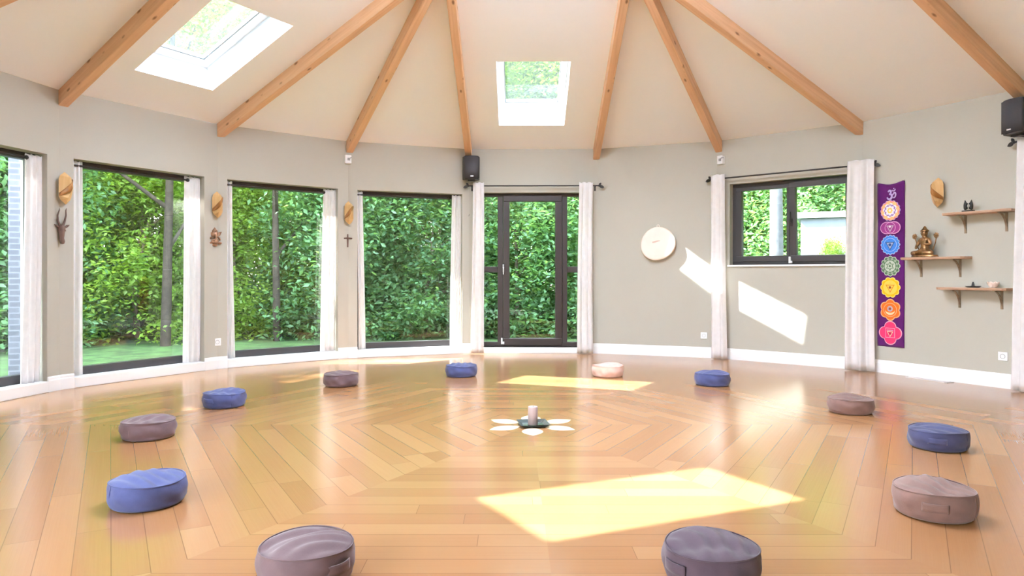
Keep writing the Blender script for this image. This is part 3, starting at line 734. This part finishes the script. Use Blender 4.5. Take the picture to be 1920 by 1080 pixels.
shelf(.93, 1.545, 1.657, (1.08, 1.44), 'highest live-edge wooden wall shelf, carrying the small black figurine', 1)
shelf(.505, 1.14, 1.233, (.648, 1.03), 'middle live-edge wooden wall shelf, carrying the seated bronze statue', 2)
shelf(.88, 1.51, .933, (1.025, 1.40), 'lowest live-edge wooden wall shelf, carrying the black dish', 3)

def skin_obj(name, verts, edges, radii, m, parent, levels=2):
    me = bpy.data.meshes.new(name); me.from_pydata(verts, edges, []); ob = bpy.data.objects.new(name, me); COL.objects.link(ob); ob.parent = parent
    md = ob.modifiers.new('skin', 'SKIN'); md.use_smooth_shade = True
    for i, r in enumerate(radii): me.skin_vertices[0].data[i].radius = (r, r) if not isinstance(r, tuple) else r
    me.skin_vertices[0].data[0].use_root = True
    sd = ob.modifiers.new('subdivision', 'SUBSURF'); sd.levels = levels; sd.render_levels = levels
    me.materials.append(m); return ob
root = wt('seated_statue', 7, .735, 1.2335, -.09, 'bronze coloured cross-legged statue with lotus flowers on the middle shelf', 'statue')
root.rotation_euler.z -= rad(12); root.scale = (1.1, 1.1, 1.06); SD = -.02
mb = MB(); mb.lathe([(0, 0), (.11, 0), (.116, .006), (.106, .011), (.112, .017), (.10, .021), (0, .021)], 32); 
vsc = MB(); vsc.v = [(x*1.18, y*.62, z) for x, y, z in mb.v]; vsc.f = mb.f; vsc.sm = mb.sm; vsc.build('lotus_base', M['bronze'], root)
V = [(0, .0, .065), (0, .003, .11), (0, .003, .155), (0, 0, .19), (0, -.002, .215), (0, -.004, .245), (0, 0, .272),
     (-.05, 0, .18), (-.072, -.01, .135), (-.062, -.04, .10), (.05, 0, .18), (.068, -.012, .14), (.028, -.05, .145),
     (-.055, -.012, .062), (-.112, -.035, .058), (-.04, -.062, .055), (.055, -.012, .062), (.108, -.035, .058), (.03, -.066, .060)]
E_ = [(0,1),(1,2),(2,3),(3,4),(4,5),(5,6),(3,7),(7,8),(8,9),(3,10),(10,11),(11,12),(0,13),(13,14),(14,15),(0,16),(16,17),(17,18)]
RD = [.040, .032, .042, .030, .017, .034, .026, .020, .016, .012, .020, .016, .011, .028, .023, .014, .028, .023, .014]
V = [(x, y, z+SD) for x, y, z in V]
skin_obj('figure', V, E_, RD, M['bronze'], root)
mb = MB(); mb.lathe([(.034, .262), (.038, .268), (.030, .280), (.020, .288), (.014, .302), (.006, .314), (0, .318)], 20); mb.lathe([(.013, .286), (.016, .294), (.010, .304)], 14); cr = mb.build('crown', M['bronze'], root); cr.location.z = SD
for s in (-1, 1):
    mb = MB(); mb.tube([(s*.075, .012, .09), (s*.098, .014, .15), (s*.112, .01, .20)], .005, 8)
    for i in range(10):
        a = 2*PI*i/10; c = (s*.114, .008, .222)
        mb.tube([c, (c[0]+.018*math.cos(a), c[1]-.004, c[2]+.018*math.sin(a)), (c[0]+.030*math.cos(a), c[1], c[2]+.030*math.sin(a))], [.004, .008, .001], 6)
    mb.ball((s*.114, .002, .222), .009); lf = mb.build('lotus_flower', M['bronze'], root); lf.location.z = SD
mb = MB(); mb.ball((-.012, -.034, .250), .004, 8, 6); mb.ball((.012, -.034, .250), .004, 8, 6); mb.ball((0, -.038, .24), (.005, .008, .009), 8, 6); mb.tube([(-.009, -.034, .229), (.009, -.034, .229)], .0025, 6); fc = mb.build('face', M['bronze'], root); fc.location.z = SD

M['soot'] = simple('matt_black', (.012, .011, .011), .7)
root = wt('figurine', 7, 1.15, 1.6575, -.09, 'small black two-peaked figurine on the highest shelf', 'figurine')
mb = MB(); mb.box(-.048, .048, -.028, .028, 0, .014); mb.build('plinth', M['soot'], root, bevel=.003)
for s in (-1, 1):
    skin_obj('carved_half', [(s*.026, 0, .014), (s*.034, 0, .04), (s*.034, 0, .062), (s*.026, 0, .082), (s*.030, 0, .115), (s*.005, 0, .074), (s*.006, 0, .036)],
             [(0,1),(1,2),(2,3),(3,4),(3,5),(1,6)], [.014, .014, .014, .012, .003, .008, .010], M['soot'], root)
root = wt('incense_dish', 7, 1.19, .9335, -.085, 'black dish with a small cone on the lowest shelf', 'dish')
mb = MB(); mb.lathe([(0, .004), (.045, .004), (.066, .014), (.068, .014), (.048, 0), (0, 0)], 36); mb.build('plate', M['black'], root)
mb = MB(); mb.lathe([(.026, .005), (.022, .014), (.012, .020), (.013, .028), (.010, .040), (.006, .052), (0, .056)], 20); mb.build('cone_holder', M['black'], root)
root = wt('candle_holder', 7, 1.365, .9335, -.085, 'pale pink lotus-shaped candle holder on the lowest shelf', 'candle holder')
mb = MB(); mb.lathe([(0, .002), (.022, 0), (.030, .010), (.034, .030), (.026, .032), (.022, .016), (0, .014)], 24); mb.build('bowl', M['pinkstone'], root)
for i in range(8):
    a = 2*PI*i/8; c, s = math.cos(a), math.sin(a); mb = MB()
    def pf(u, v):
        w = .020*math.sin(PI*(.12+.88*v))**.7*(u*2-1); r = .026 + .026*v - .004*v*v; z = .004 + .042*v + .012*(u*2-1)**2
        return (c*r - s*w, s*r + c*w, z)
    mb.grid(pf, 6, 8); mb.build('petal', M['pinkstone'], root, solid=.004)

# ------------------------------------------------------------------ candle in the middle
root = empty('candle_tray', (.148, 4.875, .0008), rad(8), 'dark square tray on the inlaid flower under the candle', 'tray')
mb = MB(); a, b = .075, .105
mb.add([(-a,-a,0),(a,-a,0),(a,a,0),(-a,a,0),(-b,-b,.022),(b,-b,.022),(b,b,.022),(-b,b,.022),(-a+.004,-a+.004,.005),(a-.004,-a+.004,.005),(a-.004,a-.004,.005),(-a+.004,a-.004,.005)],
       [(3,2,1,0),(0,1,5,4),(1,2,6,5),(2,3,7,6),(3,0,4,7),(8,9,10,11),(4,5,9,8),(5,6,10,9),(6,7,11,10),(7,4,8,11)])
mb.build('dish', M['trayblack'], root, bevel=.0015)
root = empty('pillar_candle', (.146, 4.872, .0062), 0, 'mauve pillar candle standing on the dark tray in the middle of the floor', 'candle')
mb = MB(); mb.lathe([(0, 0), (.033, 0), (.0345, .002), (.0345, .122), (.031, .127), (.022, .126), (.012, .120), (0, .119)], 36); mb.build('wax', M['wax'], root)
mb = MB(); mb.tube([(0, 0, .118), (.001, 0, .126), (.003, 0, .132)], .0012, 6); mb.build('wick', M['black'], root)

# floor vents
def vent(x, y, rz, L, label):
    root = empty('floor_vent', (x, y, 0), rz, label, 'vent', 'white floor vents beside the wall')
    mb = MB(); h = .0025
    for i in range(int(L/.018)+1):
        xx = -L/2 + i*.018; mb.box(xx-.004, xx+.004, -.04, .04, 0, h)
    mb.box(-L/2, L/2, -.05, -.038, 0, h+.001); mb.box(-L/2, L/2, .038, .05, 0, h+.001); mb.build('grille', M['plastic'], root)
    mb = MB(); mb.box(-L/2-.03, -L/2, -.05, .05, 0, h+.002); mb.build('end_cap', M['grey'], root)
vent(4.19, 7.02, math.atan2(-.40, .165)+PI, .42, 'white floor vent along the wall under the shelves')
vent(-3.80, 7.33, math.atan2(.2, .265), .34, 'white floor vent under the window right of the antelope mask')

# ------------------------------------------------------------------ meditation cushions
def cushion_meshes(seed, dent):
    rnd = random.Random(seed); ph = [rnd.uniform(0, 6.28) for _ in range(8)]
    n, prof = 72, []
    RR, HH = .163, .128
    for i in range(7): t = i/6; prof.append((RR*(.90 + .06*math.sin(PI*t*.5)), .004 + .012*t, 0))
    for i in range(1, 14):
        t = i/14; prof.append((RR*(.965 + .05*math.sin(PI*t)), .016 + (HH-.03)*t, 1))
    for i in range(0, 18):
        t = i/17; r = RR*(1-t)*.97; prof.append((max(r, .0005), HH-.016 + .026*(1-(1-t)**2.4), 2))
    vs = []
    for r, z, kd in prof:
        for k in range(n):
            a = 2*PI*k/n; q = r/RR
            d = .0; dz = 0
            if kd == 1: d = .0022*math.sin(70*z + 3*math.sin(2*a+ph[0])) + .003*math.sin(3*a+ph[1]) + .002*math.sin(9*a+ph[2]+60*z)
            if kd == 2:
                dz = dent*math.exp(-((q*math.cos(a-ph[3])-.35)**2/.08)) * -(1 if q < .98 else 0)*min(1, (1-q)*5)
                x_, y_ = r*math.cos(a), r*math.sin(a)
                cr = math.sin(85*(x_*math.cos(ph[4])+y_*math.sin(ph[4])) + 5*math.sin(11*(y_*math.cos(ph[4])-x_*math.sin(ph[4]))+ph[5]))
                dz += .0045*cr*min(1, (1-q)*4) + .004*math.sin(14*x_+ph[6])*min(1, (1-q)*3)
                dz += .004*math.sin(2*a+ph[7])*q
            vs.append(((r+d)*math.cos(a), (r+d)*math.sin(a), z+dz))
    m = len(prof); fs = [tuple(range(n-1, -1, -1))]
    fs += [(i*n+k, i*n+(k+1) % n, (i+1)*n+(k+1) % n, (i+1)*n+k) for i in range(m-1) for k in range(n)] + [tuple((m-1)*n+k for k in range(n))]
    a = MB(); a.add(vs, fs, True)
    b = MB()   # seam piping at the upper rim
    zr = HH-.015; b.tube([((RR*.972)*math.cos(2*PI*i/60), (RR*.972)*math.sin(2*PI*i/60), zr+.004*math.sin(4*PI*i/60+ph[7])) for i in range(61)], .0028, 6, False)
    c = MB()   # sewn handle strap, lying on the side
    def hf(s, t):
        aa = -.30 + .60*s; rr = RR*1.022 + .006*math.sin(PI*s); return (rr*math.cos(aa), rr*math.sin(aa), .05 + .034*t)
    c.grid(hf, 12, 3)
    e = MB()   # stitched vertical seam
    e.tube([((RR*(.965+.05*math.sin(PI*i/8)))*math.cos(1.15), (RR*(.965+.05*math.sin(PI*i/8)))*math.sin(1.15), .016+.098*i/8) for i in range(9)], .0022, 6)
    return a, b, c, e
CF = {'mauve': fabric('mauve_cotton', (.15, .098, .107)), 'blue': fabric('blue_cotton', (.075, .09, .22)), 'navy': fabric('navy_cotton', (.06, .065, .14)),
      'rose': fabric('rose_brown_cotton', (.205, .122, .105)), 'plum': fabric('plum_cotton', (.088, .06, .08)), 'pale': fabric('glare_pale_mauve_cotton', (.66, .46, .40))}
protos = {}
def cushion(x, y, colr, seed, rz, label, sz=1.0, dent=.012):
    key = (colr, seed)
    root = empty('meditation_cushion', (x, y, 0), rz, label, 'cushion', 'round meditation cushions set in a circle')
    a, b, c, e = cushion_meshes(seed, dent); m = CF[colr]
    a.build('cover', m, root); b.build('piping', m, root); c.build('handle', m, root, solid=.004); e.build('side_seam', m, root)
    root.scale = (1, 1, sz)
cushion(-2.36, 4.52, 'mauve', 1, 3.3, 'mauve cushion on the left between the two blue ones')
cushion(-2.31, 5.59, 'blue', 2, 4.3, 'blue cushion at the left rear beside the window reflections')
cushion(-1.68, 3.21, 'blue', 3, 2.9, 'blue cushion at the front left, nearest of the blue ones', dent=.006)
cushion(-1.63, 6.65, 'mauve', 4, 1.0, 'mauve cushion at the rear in front of the cross')
cushion(-.53, 7.26, 'blue', 5, 1.2, 'blue cushion at the rear left of the glass door')
cushion(1.00, 7.26, 'pale', 6, 2.0, 'mauve cushion with sun glare painted into its pale colour, beside the far sun patch')  # overexposed mauve cotton: glare from the sun patch is in its colour
cushion(1.92, 6.68, 'blue', 7, 1.7, 'blue cushion at the rear right below the wall socket')
cushion(2.60, 5.35, 'rose', 8, 1.0, 'rose brown sagging cushion on the right, rear one of its colour', .95, .022)
cushion(2.60, 4.25, 'navy', 9, 4.15, 'navy cushion on the right with creased top', 1.0, .016)
cushion(1.86, 3.07, 'rose', 10, 4.2, 'rose brown cushion at the front right', 1.05, .014)
cushion(-.714, 2.42, 'mauve', 11, 5.7, 'mauve cushion cut off by the bottom edge on the left', 1.05, .018)
cushion(.692, 2.41, 'plum', 12, 3.6, 'plum cushion cut off by the bottom edge on the right', 1.05, .012)

# ------------------------------------------------------------------ outside: lawn, forest floor, shed, brick pillar, trees
mb = MB(); n = 48
mb.add([(C.x, C.y, -.10)] + [(C.x+70*math.cos(2*PI*i/n), C.y+70*math.sin(2*PI*i/n), -.10) for i in range(n)], [(0, 1+i, 1+(i+1) % n) for i in range(n)])
tag(mb.build('forest_floor', M['earth']), 'dark leafy ground under the trees outside', 'ground', kind='stuff')
mb = MB(); inn = [pt(i*360/n, R+.2, -.06) for i in range(n)]; outr = [pt(i*360/n, 9.4 if 200 < i*360/n < 345 else 8.4, -.085) for i in range(n)]
mb.add(inn+outr, [(i, (i+1) % n, n+(i+1) % n, n+i) for i in range(n)])
lawn = tag(mb.build('lawn', M['grass']), 'short sunny lawn outside the tall windows', 'grass', kind='stuff')
root = empty('brick_pillar', (-5.60, 7.86, -.09), rad(20), 'pale brick pillar outside the first window at the left edge', 'pillar')
mb = MB(); mb.box(-.06, .06, -.05, .05, 0, 2.75); mb.build('shaft', M['brick'], root)
mb = MB(); mb.box(-.08, .08, -.07, .07, 2.75, 2.82); mb.build('cap', M['shedroof'], root)
root = empty('garden_shed', (5.08, 12.25, -.09), rad(-24), 'pale grey shed seen through the right half of the high window', 'shed')
mb = MB(); mb.box(0, 2.2, 0, 1.6, 0, 2.14); mb.build('wall', M['shed'], root)
mb = MB(); mb.box(-.06, 2.3, -.08, 1.7, 2.14, 2.24); mb.build('roof', M['shedroof'], root)
mb = MB(); mb.box(1.5, 1.9, -.012, 0, 1.2, 1.75); mb.build('hatch', M['frame'], root)

def foliage(seed, n, shape, leaf, nclus, spread):
    """returns vertex/face arrays of individual folded leaves gathered in clumps"""
    rng = np.random.default_rng(seed); c = shape(rng, nclus)
    idx = rng.integers(0, nclus, n); pos = c[idx] + rng.normal(0, spread, (n, 3))
    d = rng.normal(0, 1, (n, 3)); d[:, 2] = d[:, 2]*.5 - .25; d /= np.linalg.norm(d, axis=1)[:, None]
    up = rng.normal(0, .45, (n, 3)); up[:, 2] += 1.0
    s = np.cross(d, up); s /= np.linalg.norm(s, axis=1)[:, None]; nn = np.cross(s, d)
    L = leaf*rng.uniform(.7, 1.3, n)[:, None]; w = L*.27
    b = pos; t = pos + d*L; l = pos + d*L*.45 + s*w + nn*w*.35; r = pos + d*L*.45 - s*w + nn*w*.35
    v = np.stack([b, l, t, r], 1).reshape(-1, 3)
    k = np.arange(n)*4; f = np.concatenate([np.stack([k, k+2, k+1], 1), np.stack([k, k+3, k+2], 1)])
    return v, f
def foliage_object(name, m, arr):
    v, f = arr; me = bpy.data.meshes.new(name)
    me.vertices.add(len(v)); me.vertices.foreach_set('co', v.ravel()); nf = len(f)
    me.loops.add(nf*3); me.loops.foreach_set('vertex_index', f.ravel().astype(np.int32))
    me.polygons.add(nf); me.polygons.foreach_set('loop_start', np.arange(0, nf*3, 3, dtype=np.int32)); me.polygons.foreach_set('loop_total', np.full(nf, 3, dtype=np.int32))
    me.update(); me.validate(); me.materials.append(m)
    o = bpy.data.objects.new(name, me); COL.objects.link(o); return o
def ell(cx, cz, rx, rz, shell=.55):
    def fn(rng, n):
        d = rng.normal(0, 1, (n, 3)); d /= np.linalg.norm(d, axis=1)[:, None]
        r = (shell + (1-shell)*rng.random(n)**.6)[:, None]; p = d*r*np.array([rx, rx, rz]); p[:, 2] += cz; return p
    return fn
def bush_shape(rx, h):
    def fn(rng, n):
        a = rng.uniform(0, 2*PI, n); z = h*rng.random(n)**.9; R_ = rx*np.sqrt(np.clip(1-(z/h)**2.4, .05, 1))*np.sqrt(rng.uniform(.25, 1, n)); return np.stack([R_*np.cos(a), R_*np.sin(a), z], 1)
    return fn
def plant(name, m, arr, trunk_pts, trunk_r, label, cat, group, bark='bark'):
    root = empty(name, (0, 0, 0), 0, label, cat, group)
    f = foliage_object('foliage', m, arr); f.parent = root
    mb = MB()
    for p, r in zip(trunk_pts, trunk_r): mb.tube(p, r, 8)
    mb.build('trunk', M[bark], root); return root
def trunk_of(h, r, seed, branches=5, z0=.35):
    rnd = random.Random(seed); P = [[(0, 0, 0), (.06*rnd.uniform(-1, 1), .06*rnd.uniform(-1, 1), h*.4), (.15*rnd.uniform(-1, 1), .15*rnd.uniform(-1, 1), h)]]; Rr = [[r, r*.75, r*.3]]
    for i in range(branches):
        z = h*(z0 + (1-z0)*i/branches); a = rnd.uniform(0, 6.28); L = h*.22
        P.append([(0, 0, z), (L*.5*math.cos(a), L*.5*math.sin(a), z+L*.35), (L*math.cos(a), L*math.sin(a), z+L*.8)]); Rr.append([r*.45, r*.3, r*.1])
    return P, Rr
PR = {}
def proto(key, *a): PR[key] = [plant(*a), 0]
tp, tr = trunk_of(2.2, .05, 1)
proto('bushA', 'shrub', M['leafA'], foliage(1, 22000, bush_shape(1.55, 3.5), .10, 190, .17), tp, tr, '-', 'shrub', '-')
tp, tr = trunk_of(2.0, .05, 2)
proto('bushB', 'shrub', M['leafB'], foliage(2, 22000, bush_shape(1.5, 3.0), .085, 170, .17), tp, tr, '-', 'shrub', '-')
tp, tr = trunk_of(5.5, .13, 3, 8)
proto('treeB', 'tree', M['leafB'], foliage(3, 26000, ell(0, 5.2, 2.5, 3.0, .3), .11, 170, .28), tp, tr, '-', 'tree', '-')
tp, tr = trunk_of(5.5, .12, 5, 8)
proto('treeC', 'tree', M['leafC'], foliage(5, 24000, ell(0, 4.6, 2.6, 3.2, .3), .11, 150, .28), tp, tr, '-', 'tree', '-')
tp, tr = trunk_of(9.0, .2, 6, 9, .2)
proto('tall', 'tree', M['leafD'], foliage(6, 36000, ell(0, 7.0, 3.4, 5.4, .15), .20, 300, .42), tp, tr, '-', 'tree', '-')
tp, tr = trunk_of(4.2, .07, 7, 6, .2)
proto('hedgy', 'tree', M['leafC'], foliage(7, 24000, bush_shape(1.9, 5.2), .095, 190, .22), tp, tr, '-', 'tree', '-')
def put(key, az, r, label, group, sc=1.0, rz=None):
    p = PR[key]; o = p[0] if p[1] == 0 else copy_tree(p[0]); p[1] += 1
    x, y = pt(az, r); o.location = (x, y, -.1); o.rotation_euler = (0, 0, random.uniform(0, 6.28) if rz is None else rz); o.scale = (sc, sc, sc*random.uniform(.95, 1.1))
    o['label'] = label; o['group'] = group; return o
rs = random.Random(9)
# shrubs nearest to the glass
for az, r, key, sc, lab in ((-12, 8.9, 'bushA', 1.0, 'glossy bluish shrub seen through the third tall window, right part'), (-1, 9.0, 'bushA', 1.05, 'glossy bluish shrub right outside the glass door'),
        (9, 9.2, 'bushA', .95, 'glossy shrub seen through the right side pane of the door'), (-22, 9.3, 'bushA', 1.1, 'bluish shrub seen through the third tall window, left part'),
        (-33, 10.1, 'bushB', 1.0, 'fresh green shrub seen through the second tall window, right part'), (-42, 10.4, 'bushB', 1.1, 'fresh green shrub seen through the second tall window, left part'),
        (-51, 10.8, 'bushA', 1.1, 'bluish shrub seen through the first full window, right part'), (-60, 10.8, 'bushA', 1.15, 'bluish shrub seen through the first full window, left part'),
        (-69, 11.0, 'bushB', 1.1, 'fresh green shrub beyond the brick pillar'), (-79, 11.0, 'bushA', 1.1, 'bluish shrub at the far left outside'),
        (30, 11.6, 'bushA', 1.05, 'fresh green shrub in the left half of the high window')):
    put(key, az, r, lab, 'shrubs at the edge of the lawn', sc)
# middle trees
G1 = 'trees in the middle of the wood outside'
for i, az in enumerate(range(-154, 206, 9)):
    if az > 130 or az < -112: continue
    key = ('treeC', 'hedgy', 'treeB', 'hedgy')[i % 4]
    put(key, az + rs.uniform(-2, 2), 13.2 + rs.uniform(-.6, 1.2), 'leafy bright green tree in the middle of the wood outside the windows', G1, rs.uniform(.95, 1.15))
G2 = 'tall trees at the back of the wood outside'
for i, az in enumerate(range(-162, 196, 8)):
    if az > 130 or az < -112: continue
    put('tall', az + rs.uniform(-3, 3), 19.0 + rs.uniform(-1, 2), 'tall dark tree at the back of the wood outside the windows', G2, rs.uniform(1.05, 1.25))
for i, az in enumerate(range(-92, 84, 7)):
    put(('hedgy', 'treeC')[i % 2], az, 25 + rs.uniform(-1, 2), 'bright tree at the far edge of the wood outside the windows', 'far trees of the wood outside', 1.75)
for i, az in enumerate(range(-88, 70, 9)):
    put(('hedgy', 'treeB', 'hedgy')[i % 3], az, 16.2 + rs.uniform(-.5, .5), 'leafy green tree behind the first trees of the wood outside the windows', 'second row of trees in the wood outside', 1.25)
# trees left that dapple the windows
for x, y, sc in ((-12.6, 2.6, .76), (-13.2, 4.9, .80), (-12.7, 7.5, .77), (-10.5, 3.4, .60), (-10.6, 6.6, .62)):
    o = put('tall', -90, 10, 'leafy tree outside to the left of the house', 'trees left of the house', sc); o.location = (x, y, -.1)
# pale trunk seen in the high window
tp, tr = trunk_of(7, .13, 11, 3, .7)
o = plant('tree', M['leafB'], foliage(8, 7000, ell(0, 7.0, 2.2, 2.2, .3), .16, 120, .3), tp, tr, 'tree with a pale grey trunk in the left half of the high window', 'tree', None, 'palebark')
o.location = (4.22, 11.1, -.1)
o = put('bushB', 30, 10, 'low shrub in front of the pale shed in the high window', 'shrubs at the edge of the lawn', .36); o.location = (5.32, 11.55, -.1); o.scale = (.26, .26, .56)

M['bark2'] = simple('dark_tree_bark', (.036, .028, .021), .9, noise=.4, nscale=12, bump=.8, bscale=20)
for i, (x, y, r, lab) in enumerate(((-5.55, 11.15, .085, 'slim tree with a bare dark trunk in the first full window'), (-4.05, 12.0, .07, 'slim tree with a bare dark trunk in the second tall window'))):
    tp, tr = trunk_of(6.0, r, 20+i, 6, .25)
    o = plant('tree', M['leafB'], foliage(30+i, 9000, ell(0, 4.9, 1.9, 2.0, .3), .10, 110, .28), tp, tr, lab, 'tree', None, 'bark2'); o.location = (x, y, -.1)

# ------------------------------------------------------------------ light
SUN = Vector((3.5, .275, -3.45)).normalized()
sl = bpy.data.lights.new('sun', 'SUN'); sl.energy = 8.5; sl.angle = rad(.6); sl.color = (1.0, .975, .94)
so = bpy.data.objects.new('sun', sl); COL.objects.link(so); so.rotation_euler = SUN.to_track_quat('-Z', 'Y').to_euler(); so.location = (-20, 0, 20)
w = bpy.data.worlds.new('sky'); SC.world = w; w.use_nodes = True; nt = w.node_tree; nt.nodes.clear()
tc = nd(nt, 'TexCoord').outputs['Generated']; z = nd(nt, 'SeparateXYZ', Vector=tc).outputs[2]
f = nd(nt, 'MapRange', i0=z, i1=0.0, i2=.7).outputs[0]
c = mix(nt, f, rgb((.97, .99, 1.0)), rgb((.74, .86, 1.04)))
bg = nd(nt, 'Background', Color=c, Strength=3.4); wo = nt.nodes.new('ShaderNodeOutputWorld'); nt.links.new(bg.outputs[0], wo.inputs[0])

# ------------------------------------------------------------------ camera and view
cd = bpy.data.cameras.new('camera'); co = bpy.data.objects.new('camera', cd); COL.objects.link(co)
co.location = (0, 0, 1.05); co.rotation_euler = (PI/2, 0, 0)
cd.sensor_width = 36; cd.lens = 36*1305.45/1920; cd.shift_y = -(540-516.24)/1920; cd.clip_start = .05; cd.clip_end = 300
SC.camera = co
vs = SC.view_settings; vs.view_transform = 'Standard'; vs.look = 'None'; vs.gamma = 1; vs.use_curve_mapping = False; vs.exposure = 2.9
cy = SC.cycles; cy.max_bounces = 10; cy.diffuse_bounces = 6; cy.glossy_bounces = 4; cy.transmission_bounces = 6; cy.transparent_max_bounces = 16
cy.caustics_reflective = False; cy.caustics_refractive = False; cy.sample_clamp_indirect = 6.0
